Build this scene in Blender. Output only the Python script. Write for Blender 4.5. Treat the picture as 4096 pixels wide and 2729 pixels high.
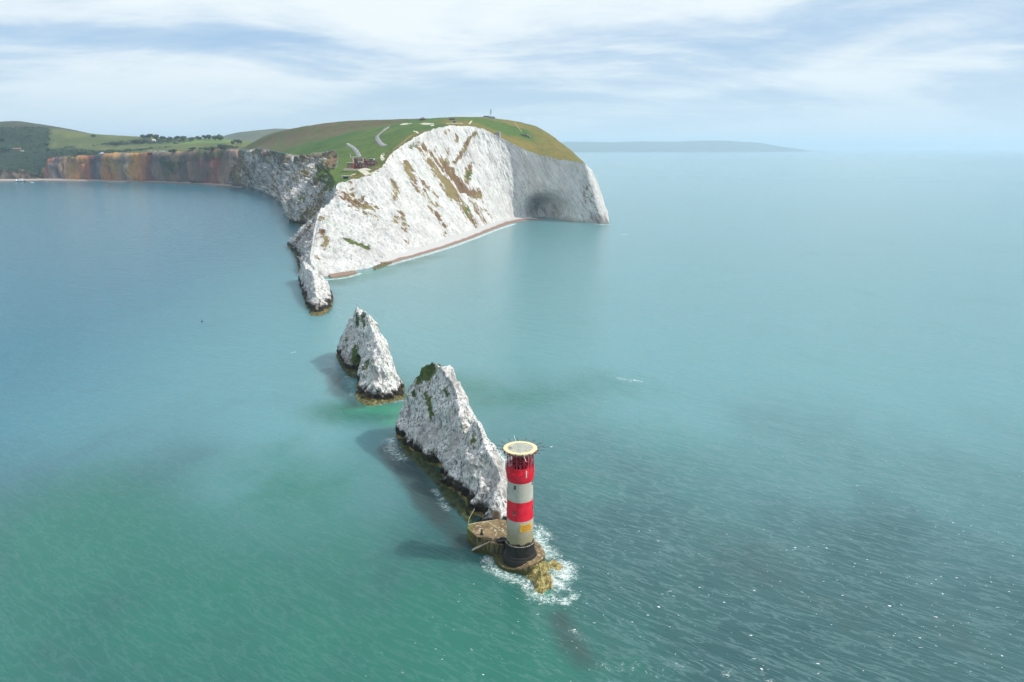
import bpy, bmesh, math, random
import numpy as np
from mathutils import Vector, Matrix
from mathutils.bvhtree import BVHTree

for o in list(bpy.data.objects):
    bpy.data.objects.remove(o)
scene = bpy.context.scene
COL = scene.collection
R = math.radians
random.seed(7)
rng = np.random.default_rng(11)

# ------------------------------------------------------------------ camera
F, CX, CY, CAMH = 2960.0, 2048.0, 1364.5, 101.0          # measured on the 4096 px wide photograph
PITCH = math.atan((CY - 592.0) / F)
cam_d = bpy.data.cameras.new('camera')
cam = bpy.data.objects.new('camera', cam_d)
COL.objects.link(cam)
cam.location = (0, 0, CAMH)
cam.rotation_euler = (math.pi / 2 - PITCH, 0, 0)
cam_d.sensor_width = 36.0
cam_d.lens = F / 4096.0 * 36.0
cam_d.clip_start = 1.0
cam_d.clip_end = 150000.0
scene.camera = cam

# ------------------------------------------------------------------ sun, sky, exposure
SUN_AZ, SUN_EL = 103.0, 47.0                               # degrees right of the view direction, above the horizon
sd = Vector((math.sin(R(SUN_AZ)) * math.cos(R(SUN_EL)), math.cos(R(SUN_AZ)) * math.cos(R(SUN_EL)), math.sin(R(SUN_EL))))
sun_d = bpy.data.lights.new('sun', 'SUN')
sun_d.energy = 4.2
sun_d.angle = R(0.6)
sun_d.color = (1.0, 0.95, 0.87)
sun = bpy.data.objects.new('sun', sun_d)
sun.rotation_euler = sd.to_track_quat('Z', 'Y').to_euler()
sun.location = (600, 0, 600)
COL.objects.link(sun)

vs = scene.view_settings
scene.display_settings.display_device = 'sRGB'
vs.view_transform = 'Standard'
vs.look = 'None'
vs.exposure = 0.0
vs.gamma = 1.0
vs.use_curve_mapping = False
scene.cycles.use_denoising = True
scene.cycles.use_adaptive_sampling = True
scene.cycles.adaptive_threshold = 0.02
scene.cycles.max_bounces = 8
scene.cycles.diffuse_bounces = 3
scene.cycles.glossy_bounces = 3
scene.cycles.volume_bounces = 1
scene.cycles.transparent_max_bounces = 12


class Sh:
    """small node-tree writer"""
    def __init__(self, nt):
        self.nt = nt
        nt.nodes.clear()

    def n(self, typ, ins=None, **at):
        nd = self.nt.nodes.new(typ)
        for k, v in at.items():
            setattr(nd, k, v)
        for k, v in (ins or {}).items():
            self.put(nd.inputs[k], v)
        return nd

    def put(self, sock, v):
        if isinstance(v, bpy.types.NodeSocket):
            self.nt.links.new(v, sock)
        elif v is not None:
            if sock.type == 'RGBA' and len(v) == 3:
                v = (*v, 1.0)
            sock.default_value = v

    def math(self, op, a, b=None, c=None, clamp=False):
        nd = self.n('ShaderNodeMath', operation=op, use_clamp=clamp)
        for i, v in enumerate((a, b, c)):
            if v is not None:
                self.put(nd.inputs[i], v)
        return nd.outputs[0]

    def vmath(self, op, a, b=None):
        nd = self.n('ShaderNodeVectorMath', operation=op)
        self.put(nd.inputs[0], a)
        if b is not None:
            self.put(nd.inputs[1], b)
        return nd.outputs[0]

    def mix(self, f, a, b, blend='MIX'):
        nd = self.n('ShaderNodeMix', data_type='RGBA', blend_type=blend)
        self.put(nd.inputs[0], f)
        self.put(nd.inputs[6], a)
        self.put(nd.inputs[7], b)
        return nd.outputs[2]

    def mixf(self, f, a, b):
        nd = self.n('ShaderNodeMix', data_type='FLOAT')
        self.put(nd.inputs[0], f)
        self.put(nd.inputs[2], a)
        self.put(nd.inputs[3], b)
        return nd.outputs[0]

    def step(self, v, lo, hi, smooth=True):
        nd = self.n('ShaderNodeMapRange', interpolation_type='SMOOTHSTEP' if smooth else 'LINEAR')
        self.put(nd.inputs[0], v)
        self.put(nd.inputs[1], lo)
        self.put(nd.inputs[2], hi)
        nd.inputs[3].default_value = 0
        nd.inputs[4].default_value = 1
        return nd.outputs[0]

    def noise(self, vec, scale, detail=4, rough=0.55, dist=0.0):
        nd = self.n('ShaderNodeTexNoise', {'Vector': vec, 'Scale': scale, 'Detail': detail, 'Roughness': rough, 'Distortion': dist})
        return nd.outputs[0]

    def vor(self, vec, scale, feature='F1', out=0):
        nd = self.n('ShaderNodeTexVoronoi', {'Vector': vec, 'Scale': scale}, feature=feature)
        return nd.outputs[out]

    def mapv(self, vec, scale=(1, 1, 1), rot=(0, 0, 0), loc=(0, 0, 0)):
        nd = self.n('ShaderNodeMapping', {'Vector': vec, 'Location': loc, 'Rotation': rot, 'Scale': scale})
        return nd.outputs[0]

    def rs(self, vec, deg, scale):
        """turn, then stretch"""
        return self.mapv(self.mapv(vec, (1, 1, 1), (0, 0, R(deg))), scale)

    def attr(self, name):
        return self.n('ShaderNodeAttribute', attribute_name=name).outputs['Fac']

    def ramp(self, f, stops, interp='LINEAR'):
        nd = self.n('ShaderNodeValToRGB')
        self.put(nd.inputs[0], f)
        cr = nd.color_ramp
        cr.interpolation = interp
        while len(cr.elements) < len(stops):
            cr.elements.new(0.5)
        for e, (p, c) in zip(cr.elements, stops):
            e.position = p
            e.color = (*c, 1.0) if len(c) == 3 else c
        return nd.outputs[0]


world = bpy.data.worlds.new('World')
scene.world = world
world.use_nodes = True
w = Sh(world.node_tree)
sky = w.n('ShaderNodeTexSky', sky_type='NISHITA', sun_disc=False, sun_elevation=R(SUN_EL), sun_rotation=R(SUN_AZ),
          altitude=100.0, air_density=1.0, dust_density=1.5, ozone_density=1.2)
d = w.n('ShaderNodeTexCoord').outputs['Generated']
sp = w.n('ShaderNodeSeparateXYZ', {0: d})
zc = w.math('ADD', w.math('MAXIMUM', sp.outputs[2], 0.0), 0.17)
cl = w.n('ShaderNodeCombineXYZ', {0: w.math('DIVIDE', sp.outputs[0], zc), 1: w.math('DIVIDE', sp.outputs[1], zc), 2: 0.0}).outputs[0]
big = w.noise(w.mapv(cl, (0.50, 0.62, 1), (0, 0, R(20)), (3.6, 0.9, 0)), 1.0, 5, 0.55, 0.7)
sml = w.noise(w.mapv(cl, (1.1, 1.9, 1), (0, 0, R(-10)), (7.7, 2.4, 0)), 1.0, 6, 0.62, 0.5)
cov = w.math('ADD', w.math('MULTIPLY', big, 0.64), w.math('MULTIPLY', sml, 0.36))
ccol = w.mix(w.step(cov, 0.40, 0.60), (6.0, 7.5, 9.0), (9.0, 9.8, 10.2))
cov = w.step(cov, 0.34, 0.52)
# thin veil: even where the layer breaks the blue is milky
veil = w.mix(0.70, sky.outputs[0], (4.4, 6.7, 9.6))
scol = w.mix(cov, veil, ccol)
# milky air low over the sea
scol = w.mix(w.step(sp.outputs[2], 0.13, -0.01), scol, (6.4, 8.1, 9.3))
bg = w.n('ShaderNodeBackground', {'Color': scol, 'Strength': 0.10})
w.n('ShaderNodeOutputWorld', {'Surface': bg.outputs[0]})


# ------------------------------------------------------------------ helpers
def pz(u, v, z=0.0):
    """photo point (4096 px) on the level z"""
    x, y = (u - CX) / F, -(v - CY) / F
    dx, dy, dz = x, math.cos(PITCH) + y * math.sin(PITCH), -math.sin(PITCH) + y * math.cos(PITCH)
    t = (z - CAMH) / dz
    return np.array([t * dx, t * dy, z])


def py(u, v, Y):
    """photo point at the distance Y"""
    x, y = (u - CX) / F, -(v - CY) / F
    dx, dy, dz = x, math.cos(PITCH) + y * math.sin(PITCH), -math.sin(PITCH) + y * math.cos(PITCH)
    t = Y / dy
    return np.array([t * dx, Y, CAMH + t * dz])


def pdir(u, v):
    x, y = (u - CX) / F, -(v - CY) / F
    return Vector((x, math.cos(PITCH) + y * math.sin(PITCH), -math.sin(PITCH) + y * math.cos(PITCH))).normalized()


_prm = np.random.default_rng(3).permutation(256)
_prm = np.concatenate([_prm, _prm, _prm]).astype(np.int64)
_g = np.random.default_rng(4).normal(size=(256, 3))
_g /= np.linalg.norm(_g, axis=1)[:, None]


def gnoise(P):
    P = np.asarray(P, float)
    sh = P.shape[:-1]
    P = P.reshape(-1, 3)
    i = np.floor(P).astype(np.int64)
    f = P - i
    i &= 255
    u = f * f * f * (f * (f * 6 - 15) + 10)
    out = 0
    for a in (0, 1):
        for b in (0, 1):
            for c in (0, 1):
                h = _prm[_prm[_prm[i[:, 0] + a] + i[:, 1] + b] + i[:, 2] + c] & 255
                dd = ((f - (a, b, c)) * _g[h]).sum(1)
                wt = (u[:, 0] if a else 1 - u[:, 0]) * (u[:, 1] if b else 1 - u[:, 1]) * (u[:, 2] if c else 1 - u[:, 2])
                out = out + wt * dd
    return (out * 1.5).reshape(sh)


def fbm(P, octv=4, gain=0.5, lac=2.03):
    s, a = 0, 1.0
    P = np.asarray(P, float)
    for k in range(octv):
        s = s + a * gnoise(P + 17.3 * k)
        P = P * lac
        a *= gain
    return s


def ridged(P, octv=4, gain=0.5, lac=2.03):
    s, a = 0, 1.0
    P = np.asarray(P, float)
    for k in range(octv):
        s = s + a * (1 - 2 * np.abs(gnoise(P + 31.7 * k)))
        P = P * lac
        a *= gain
    return s


def sstep(x, a, b):
    t = np.clip((x - a) / (b - a), 0, 1)
    return t * t * (3 - 2 * t)


def mesh_obj(name, verts, faces, mat=None, parent=None, smooth=False, attrs=None):
    me = bpy.data.meshes.new(name)
    verts = np.asarray(verts, np.float32)
    if isinstance(faces, np.ndarray) and faces.ndim == 2:
        k = faces.shape[1]
        me.vertices.add(len(verts))
        me.vertices.foreach_set('co', verts.ravel())
        me.loops.add(faces.size)
        me.loops.foreach_set('vertex_index', faces.ravel().astype(np.int32))
        me.polygons.add(len(faces))
        me.polygons.foreach_set('loop_start', np.arange(0, faces.size, k, dtype=np.int32))
        me.update(calc_edges=True)
    else:
        me.from_pydata([tuple(map(float, p)) for p in verts], [], [tuple(int(i) for i in f) for f in faces])
    if smooth:
        me.polygons.foreach_set('use_smooth', np.ones(len(me.polygons), bool))
    for k, v in (attrs or {}).items():
        a = me.attributes.new(k, 'FLOAT', 'POINT')
        a.data.foreach_set('value', np.asarray(v, np.float32).ravel())
    me.update()
    if mat:
        me.materials.append(mat)
    o = bpy.data.objects.new(name, me)
    COL.objects.link(o)
    if parent:
        o.parent = parent
    return o


def grid_faces(n, m, wrap=False):
    i = np.arange(n * m).reshape(n, m)
    if wrap:
        i = np.concatenate([i, i[:, :1]], 1)
    return np.stack([i[:-1, :-1], i[1:, :-1], i[1:, 1:], i[:-1, 1:]], -1).reshape(-1, 4)


def catmull(P, n, w=None, tension=0.5):
    """resample control points P (k,...) along axis 0; w gives the samples for each span"""
    P = np.asarray(P, float)
    k = len(P)
    t = []
    spans = n if not np.isscalar(n) else [n] * (k - 1)
    for i, c in enumerate(spans):
        t += list(i + np.arange(c) / c)
    t.append(k - 1)
    t = np.array(t)
    i = np.clip(np.floor(t).astype(int), 0, k - 2)
    f = (t - i).reshape((-1,) + (1,) * (P.ndim - 1))
    p0, p1, p2, p3 = P[np.maximum(i - 1, 0)], P[i], P[i + 1], P[np.minimum(i + 2, k - 1)]
    m1, m2 = (p2 - p0) * tension * 0.8, (p3 - p1) * tension * 0.8
    return ((2 * f**3 - 3 * f**2 + 1) * p1 + (f**3 - 2 * f**2 + f) * m1 + (-2 * f**3 + 3 * f**2) * p2 + (f**3 - f**2) * m2), t


def linrows(P, n):
    """straight resampling along axis 0"""
    P = np.asarray(P, float)
    t = []
    for i, c in enumerate(n):
        t += list(i + np.arange(c) / c)
    t.append(len(P) - 1)
    t = np.array(t)
    i = np.clip(np.floor(t).astype(int), 0, len(P) - 2)
    f = (t - i).reshape((-1,) + (1,) * (P.ndim - 1))
    return P[i] * (1 - f) + P[i + 1] * f, t


def gnormals(P):
    du = np.gradient(P, axis=0)
    dv = np.gradient(P, axis=1)
    n = np.cross(du, dv)
    return n / np.maximum(np.linalg.norm(n, axis=-1, keepdims=True), 1e-9)


def seg_dist(P, line):
    """distance of points (N,3) to a polyline"""
    line = np.asarray(line, float)
    best = np.full(len(P), 1e9)
    if len(line) == 1:
        return np.linalg.norm(P - line[0], axis=1)
    for a, b in zip(line[:-1], line[1:]):
        ab = b - a
        t = np.clip(((P - a) @ ab) / max(ab @ ab, 1e-9), 0, 1)
        best = np.minimum(best, np.linalg.norm(P - a - t[:, None] * ab, axis=1))
    return best


def tag(o, label=None, cat=None, group=None, kind=None):
    if label:
        o['label'] = label
    if cat:
        o['category'] = cat
    if group:
        o['group'] = group
    if kind:
        o['kind'] = kind
    return o


def empty(name, loc=(0, 0, 0), rz=0.0):
    o = bpy.data.objects.new(name, None)
    o.empty_display_size = 0.5
    o.location = loc
    o.rotation_euler = (0, 0, rz)
    COL.objects.link(o)
    return o


class MB:
    """collects boxes, tubes, lathes as one mesh"""
    def __init__(self):
        self.v, self.f = [], []

    def add(self, v, f):
        b = len(self.v)
        self.v += [tuple(p) for p in v]
        self.f += [tuple(i + b for i in q) for q in f]
        return self

    def box(self, x0, x1, y0, y1, z0, z1, M=None):
        v = [Vector((x, y, z)) for z in (z0, z1) for y in (y0, y1) for x in (x0, x1)]
        if M is not None:
            v = [M @ p for p in v]
        return self.add(v, [(0, 2, 3, 1), (4, 5, 7, 6), (0, 1, 5, 4), (1, 3, 7, 5), (3, 2, 6, 7), (2, 0, 4, 6)])

    def tube(self, a, b, r, r2=None, n=6):
        a, b = Vector(a), Vector(b)
        r2 = r if r2 is None else r2
        q = (b - a).to_track_quat('Z', 'Y')
        v = []
        for p, rr in ((a, r), (b, r2)):
            v += [p + q @ Vector((rr * math.cos(2 * math.pi * i / n), rr * math.sin(2 * math.pi * i / n), 0)) for i in range(n)]
        f = [(i, (i + 1) % n, n + (i + 1) % n, n + i) for i in range(n)]
        f += [tuple(range(n - 1, -1, -1)), tuple(range(n, 2 * n))]
        return self.add(v, f)

    def lathe(self, prof, n=48, a0=0.0, a1=2 * math.pi, cap=True, c=(0, 0)):
        full = abs(a1 - a0 - 2 * math.pi) < 1e-6
        k = n if full else n + 1
        v = []
        for (r, z) in prof:
            for i in range(k):
                a = a0 + (a1 - a0) * i / n
                v.append((c[0] + r * math.cos(a), c[1] + r * math.sin(a), z))
        f = []
        for j in range(len(prof) - 1):
            for i in range(n):
                i2 = (i + 1) % k
                f.append((j * k + i, j * k + i2, (j + 1) * k + i2, (j + 1) * k + i))
        if cap and full:
            f.append(tuple(range(k - 1, -1, -1)))
            f.append(tuple(range((len(prof) - 1) * k, len(prof) * k)))
        return self.add(v, f)

    def prism(self, pts, z0, z1):
        n = len(pts)
        v = [(p[0], p[1], z0) for p in pts] + [(p[0], p[1], z1) for p in pts]
        f = [tuple(range(n - 1, -1, -1)), tuple(range(n, 2 * n))] + [(i, (i + 1) % n, n + (i + 1) % n, n + i) for i in range(n)]
        return self.add(v, f)

    def build(self, name, mat, parent=None, smooth=False):
        o = mesh_obj(name, self.v, self.f, mat, parent)
        bm = bmesh.new()
        bm.from_mesh(o.data)
        bmesh.ops.recalc_face_normals(bm, faces=bm.faces)
        bm.to_mesh(o.data)
        bm.free()
        if smooth:
            for p in o.data.polygons:
                p.use_smooth = True
            o.data.set_sharp_from_angle(angle=R(35))
        return o


# ------------------------------------------------------------------ materials
def new_mat(name):
    m = bpy.data.materials.new(name)
    m.use_nodes = True
    return m, Sh(m.node_tree)


def finish(s, col, rough=0.8, bump=None, bstr=0.5, bdist=0.1, **ex):
    b = s.n('ShaderNodeBsdfPrincipled')
    s.put(b.inputs['Base Color'], col)
    s.put(b.inputs['Roughness'], rough)
    b.inputs['Specular IOR Level'].default_value = ex.get('spec', 0.3)
    if 'metal' in ex:
        b.inputs['Metallic'].default_value = ex['metal']
    if bump is not None:
        bn = s.n('ShaderNodeBump', {'Height': bump, 'Strength': bstr, 'Distance': bdist})
        s.nt.links.new(bn.outputs[0], b.inputs['Normal'])
    s.n('ShaderNodeOutputMaterial', {'Surface': b.outputs[0]})
    return b


def simple(name, col, rough=0.7, var=0.25, scale=1.5, spec=0.3, metal=0.0, bstr=0.15):
    m, s = new_mat(name)
    p = s.n('ShaderNodeTexCoord').outputs['Object']
    n1 = s.noise(p, scale, 6, 0.65)
    n2 = s.noise(s.mapv(p, (1, 1, 0.25)), scale * 3.1, 4, 0.6)
    k = s.math('ADD', s.math('MULTIPLY', n1, 0.6), s.math('MULTIPLY', n2, 0.4))
    dark = tuple(c * (1 - var) for c in col)
    lite = tuple(min(1, c * (1 + var * 0.6)) for c in col)
    c = s.mix(s.step(k, 0.35, 0.65), dark, lite)
    finish(s, c, rough, n2, bstr, 0.03, spec=spec, metal=metal)
    return m


GEO = 'ShaderNodeNewGeometry'


def chalk_material(name, strata_rot, fine=1.0, weedline=1.0, tide=3.2, dirty=0.5, base=1.0, bs=0.4, flint=0.0):
    """chalk with flint lines, grey streaks, tidal band, scrub and turf from painted attributes"""
    m, s = new_mat(name)
    p = s.n(GEO).outputs['Position']
    q = s.mapv(p, (1, 1, 1), strata_rot)
    st = s.noise(s.mapv(q, (0.55 * fine, 0.55 * fine, 0.075 * fine)), 1.0, 6, 0.65, 0.5)
    st2 = s.noise(s.mapv(q, (1.5 * fine, 1.5 * fine, 0.20 * fine)), 1.0, 5, 0.62, 0.5)
    blot = s.noise(p, 0.16 * fine, 6, 0.6)
    c = s.mix(s.step(blot, 0.35, 0.68), tuple(base * x for x in (0.74, 0.735, 0.72)), tuple(base * x for x in (0.60, 0.60, 0.59)))
    c = s.mix(s.math('MULTIPLY', s.step(st, 0.50, 0.68), dirty), c, (0.33, 0.325, 0.325))
    c = s.mix(s.math('MULTIPLY', s.step(st2, 0.52, 0.60), dirty), c, (0.14, 0.125, 0.115))
    crk = s.math('ABSOLUTE', s.math('SUBTRACT', s.noise(s.mapv(q, (0.30 * fine, 0.30 * fine, 0.05 * fine)), 1.0, 5, 0.6, 1.0), 0.5))
    c = s.mix(s.math('MULTIPLY', s.step(crk, 0.020, 0.004), min(1.0, dirty * 0.95)), c, (0.10, 0.085, 0.075))
    wash = s.noise(s.mapv(q, (0.10 * fine, 0.10 * fine, 0.05 * fine)), 1.0, 5, 0.6, 0.4)
    c = s.mix(s.math('MULTIPLY', s.step(wash, 0.44, 0.66), dirty * 0.75), c, (0.37, 0.345, 0.33))
    if flint:
        sb = s.n('ShaderNodeVectorMath', {0: p, 1: (-0.48 / 4.5, 0.10 / 4.5, 0.87 / 4.5)}, operation='DOT_PRODUCT').outputs['Value']
        sb = s.math('ADD', sb, s.math('MULTIPLY', blot, 0.8))
        ln = s.step(s.math('ABSOLUTE', s.math('SUBTRACT', s.math('FRACT', sb), 0.5)), 0.10, 0.02)
        c = s.mix(s.math('MULTIPLY', s.math('MULTIPLY', ln, flint), s.step(wash, 0.40, 0.62)), c, (0.34, 0.33, 0.33))
    # greenish algae wash
    alg = s.noise(p, 0.11 * fine, 5, 0.6)
    c = s.mix(s.math('MULTIPLY', s.step(alg, 0.5, 0.75), 0.30), c, (0.50, 0.58, 0.47))
    stain_shade = s.attr('stain_shade')
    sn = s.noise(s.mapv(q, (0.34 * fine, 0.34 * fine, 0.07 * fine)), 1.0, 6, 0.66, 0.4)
    c = s.mix(s.step(s.math('ADD', stain_shade, s.math('MULTIPLY', s.math('SUBTRACT', sn, 0.5), 1.6)), 0.40, 0.62), c, (0.27, 0.25, 0.245))
    # scrub (brown) and turf (green)
    vn = s.noise(p, 0.55 * fine, 6, 0.75)
    vs_n = s.noise(s.mapv(q, (0.5 * fine, 0.5 * fine, 0.12 * fine)), 1.0, 6, 0.72)
    vn2 = s.noise(p, 0.09 * fine, 4, 0.6)
    br = s.step(s.math('ADD', s.attr('brown'), s.math('ADD', s.math('MULTIPLY', s.math('SUBTRACT', vs_n, 0.5), 2.2), s.math('MULTIPLY', s.math('SUBTRACT', vn, 0.5), 1.6))), 0.50, 0.60)
    bc = s.mix(s.step(vn2, 0.4, 0.6), (0.16, 0.10, 0.055), (0.21, 0.17, 0.075))
    c = s.mix(br, c, bc)
    gr = s.step(s.math('ADD', s.attr('turf'), s.math('MULTIPLY', s.math('SUBTRACT', vn, 0.5), 2.6)), 0.48, 0.60)
    gc = s.mix(s.step(vn, 0.40, 0.68), (0.045, 0.080, 0.022), (0.15, 0.165, 0.050))
    c = s.mix(gr, c, gc)
    # tidal band
    z = s.n('ShaderNodeSeparateXYZ', {0: p}).outputs[2]
    tn = s.noise(p, 0.35 * fine, 6, 0.65)
    zz = s.math('ADD', z, s.math('MULTIPLY', s.math('SUBTRACT', tn, 0.5), -tide * 2.2))
    lowm = s.attr('low')
    c = s.mix(s.math('MULTIPLY', s.step(zz, tide * 1.25, tide * 0.75), lowm), c, s.mix(s.step(vn, 0.40, 0.75), (0.016, 0.014, 0.012), (0.070, 0.055, 0.042)))
    wz = s.math('ADD', z, s.math('MULTIPLY', s.math('SUBTRACT', vn, 0.5), -1.6))
    c = s.mix(s.math('MULTIPLY', s.step(wz, 1.3 * weedline, 0.7 * weedline), lowm), c, s.mix(s.step(tn, 0.4, 0.62), (0.07, 0.08, 0.014), (0.23, 0.19, 0.08)))
    h = s.math('ADD', s.math('MULTIPLY', st2, 0.7), s.math('ADD', s.math('MULTIPLY', st, 1.2), s.math('MULTIPLY', vn, 0.35)))
    finish(s, c, 0.92, h, bs, 0.9 / fine, spec=0.15)
    return m


def grass_nodes(s, p):
    """turf of the down: green hollows, ochre bracken, grey heath"""
    a = s.noise(p, 0.0065, 5, 0.6, 0.4)
    b = s.noise(s.mapv(p, (1, 0.45, 1)), 0.035, 5, 0.65)
    e = s.noise(p, 0.35, 5, 0.7)
    k = s.math('ADD', s.math('MULTIPLY', a, 0.65), s.math('MULTIPLY', b, 0.35))
    green = s.mix(s.step(k, 0.38, 0.62), (0.050, 0.120, 0.026), (0.105, 0.155, 0.034))
    ochre = s.mix(s.step(b, 0.35, 0.62), (0.21, 0.155, 0.042), (0.155, 0.145, 0.040))
    heath = s.mix(s.step(b, 0.40, 0.62), (0.135, 0.100, 0.060), (0.100, 0.120, 0.042))
    wob = s.math('MULTIPLY', s.math('SUBTRACT', k, 0.5), 1.7)
    c = s.mix(s.step(s.math('ADD', s.attr('ochre'), wob), 0.35, 0.65), green, ochre)
    c = s.mix(s.step(s.math('ADD', s.attr('heath'), wob), 0.35, 0.65), c, heath)
    e2 = s.noise(s.mapv(p, (1, 0.6, 1)), 0.09, 6, 0.72, 0.4)
    c = s.mix(s.math('MULTIPLY', s.step(e2, 0.50, 0.66), 0.55), c, (0.075, 0.070, 0.028))
    c = s.mix(s.math('MULTIPLY', s.step(e2, 0.46, 0.34), 0.40), c, (0.16, 0.175, 0.055))
    c = s.mix(s.math('MULTIPLY', s.step(e, 0.52, 0.72), 0.45), c, (0.040, 0.055, 0.018))
    sc = s.step(s.math('ADD', s.attr('bare'), s.math('MULTIPLY', s.math('SUBTRACT', e, 0.5), 0.8)), 0.45, 0.6)
    c = s.mix(sc, c, (0.62, 0.58, 0.47))
    return c, e


def headland_material():
    """chalk_material colours on the cliffs, turf on top (attribute top)"""
    m = chalk_material('chalk_headland', (R(37), R(25), 0), fine=0.36, tide=4.5, weedline=1.6, dirty=0.38, base=0.86, bs=0.6, flint=0.40)
    nt = m.node_tree
    s = Sh.__new__(Sh)
    s.nt = nt
    bsdf = [n for n in nt.nodes if n.type == 'BSDF_PRINCIPLED'][0]
    old = bsdf.inputs['Base Color'].links[0].from_socket
    p = s.n(GEO).outputs['Position']
    g, e = grass_nodes(s, p)
    en = s.noise(p, 0.12, 5, 0.65)
    top = s.step(s.math('ADD', s.attr('top'), s.math('MULTIPLY', s.math('SUBTRACT', en, 0.5), 0.5)), 0.42, 0.52)
    nt.links.new(s.mix(top, old, g), bsdf.inputs['Base Color'])
    return m


M = {}


def red_material():
    m, s = new_mat('red_paint')
    p = s.n('ShaderNodeTexCoord').outputs['Object']
    n1 = s.noise(s.mapv(p, (1, 1, 0.16)), 1.3, 6, 0.68)
    n2 = s.noise(p, 0.6, 5, 0.6)
    c = s.mix(s.step(n2, 0.35, 0.66), (0.66, 0.006, 0.028), (0.74, 0.020, 0.045))
    c = s.mix(s.math('MULTIPLY', s.step(n1, 0.52, 0.70), 0.55), c, (0.36, 0.012, 0.022))
    c = s.mix(s.math('MULTIPLY', s.step(n1, 0.40, 0.28), 0.35), c, (0.70, 0.16, 0.15))
    finish(s, c, 0.5, n1, 0.08, 0.03, spec=0.4)
    return m


M['red_paint'] = red_material()
M['stack'] = chalk_material('chalk_stack', (R(-25), R(6), 0), fine=1.0, tide=3.8, dirty=0.95, base=1.06, bs=0.5)
M['headland'] = headland_material()


def col_mat(key, *a, **k):
    M[key] = simple(key, *a, **k)


col_mat('dark_red', (0.46, 0.010, 0.035), 0.5, 0.3, 0.8)
col_mat('deck_cream', (0.72, 0.60, 0.36), 0.7, 0.12, 1.0)
col_mat('deck_grey', (0.36, 0.37, 0.33), 0.75, 0.25, 0.8)
col_mat('deck_panel', (0.50, 0.45, 0.29), 0.75, 0.2, 1.5)
col_mat('lantern_glass', (0.012, 0.008, 0.010), 0.15, 0.3, 1.0, spec=0.5)
col_mat('rust_bar', (0.075, 0.030, 0.022), 0.7, 0.4, 1.0)
col_mat('white_paint', (0.78, 0.79, 0.78), 0.5, 0.15, 1.0)
col_mat('sign_yellow', (0.66, 0.36, 0.045), 0.6, 0.15, 0.7)
col_mat('sign_letter', (0.36, 0.14, 0.02), 0.6, 0.2, 2.0)
col_mat('window_dark', (0.018, 0.020, 0.024), 0.25, 0.3, 1.0, spec=0.5)
col_mat('black_stone', (0.022, 0.021, 0.019), 0.55, 0.5, 0.6, bstr=0.5)
col_mat('brick', (0.155, 0.050, 0.048), 0.85, 0.3, 0.4)
col_mat('brick_pale', (0.235, 0.150, 0.110), 0.85, 0.3, 0.4)
col_mat('concrete_pale', (0.52, 0.47, 0.38), 0.85, 0.25, 0.5)
col_mat('concrete_grey', (0.27, 0.26, 0.24), 0.85, 0.25, 0.5)
col_mat('slate_roof', (0.13, 0.135, 0.145), 0.7, 0.25, 0.5)
col_mat('blue_grey_wall', (0.16, 0.20, 0.26), 0.7, 0.2, 0.4)
col_mat('steel', (0.33, 0.35, 0.37), 0.5, 0.2, 1.0, metal=0.3)
col_mat('asphalt', (0.26, 0.26, 0.265), 0.9, 0.15, 0.3)
col_mat('chalk_scrape', (0.64, 0.60, 0.47), 0.9, 0.2, 0.3)
col_mat('worn_turf', (0.26, 0.22, 0.12), 0.9, 0.3, 0.2)
col_mat('plaster', (0.66, 0.64, 0.60), 0.8, 0.15, 0.3)
col_mat('boat_white', (0.75, 0.76, 0.77), 0.4, 0.1, 0.5)
col_mat('boat_hull', (0.030, 0.035, 0.045), 0.4, 0.2, 0.5)
col_mat('timber', (0.10, 0.075, 0.055), 0.85, 0.3, 1.0)
col_mat('door_wood', (0.20, 0.13, 0.085), 0.8, 0.3, 1.0)
col_mat('cloth_dark', (0.03, 0.03, 0.04), 0.8, 0.2, 3.0)
col_mat('cloth_blue', (0.05, 0.07, 0.14), 0.8, 0.2, 3.0)
col_mat('cloth_red', (0.16, 0.03, 0.03), 0.8, 0.2, 3.0)
col_mat('skin', (0.42, 0.26, 0.19), 0.6, 0.1, 3.0)
col_mat('bark', (0.07, 0.05, 0.035), 0.9, 0.3, 1.0)
col_mat('flag', (0.60, 0.50, 0.42), 0.8, 0.2, 2.0)
col_mat('tent', (0.42, 0.40, 0.52), 0.7, 0.1, 0.4)


ZC = 6.0                                                   # top of the lighthouse's black foot


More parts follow.
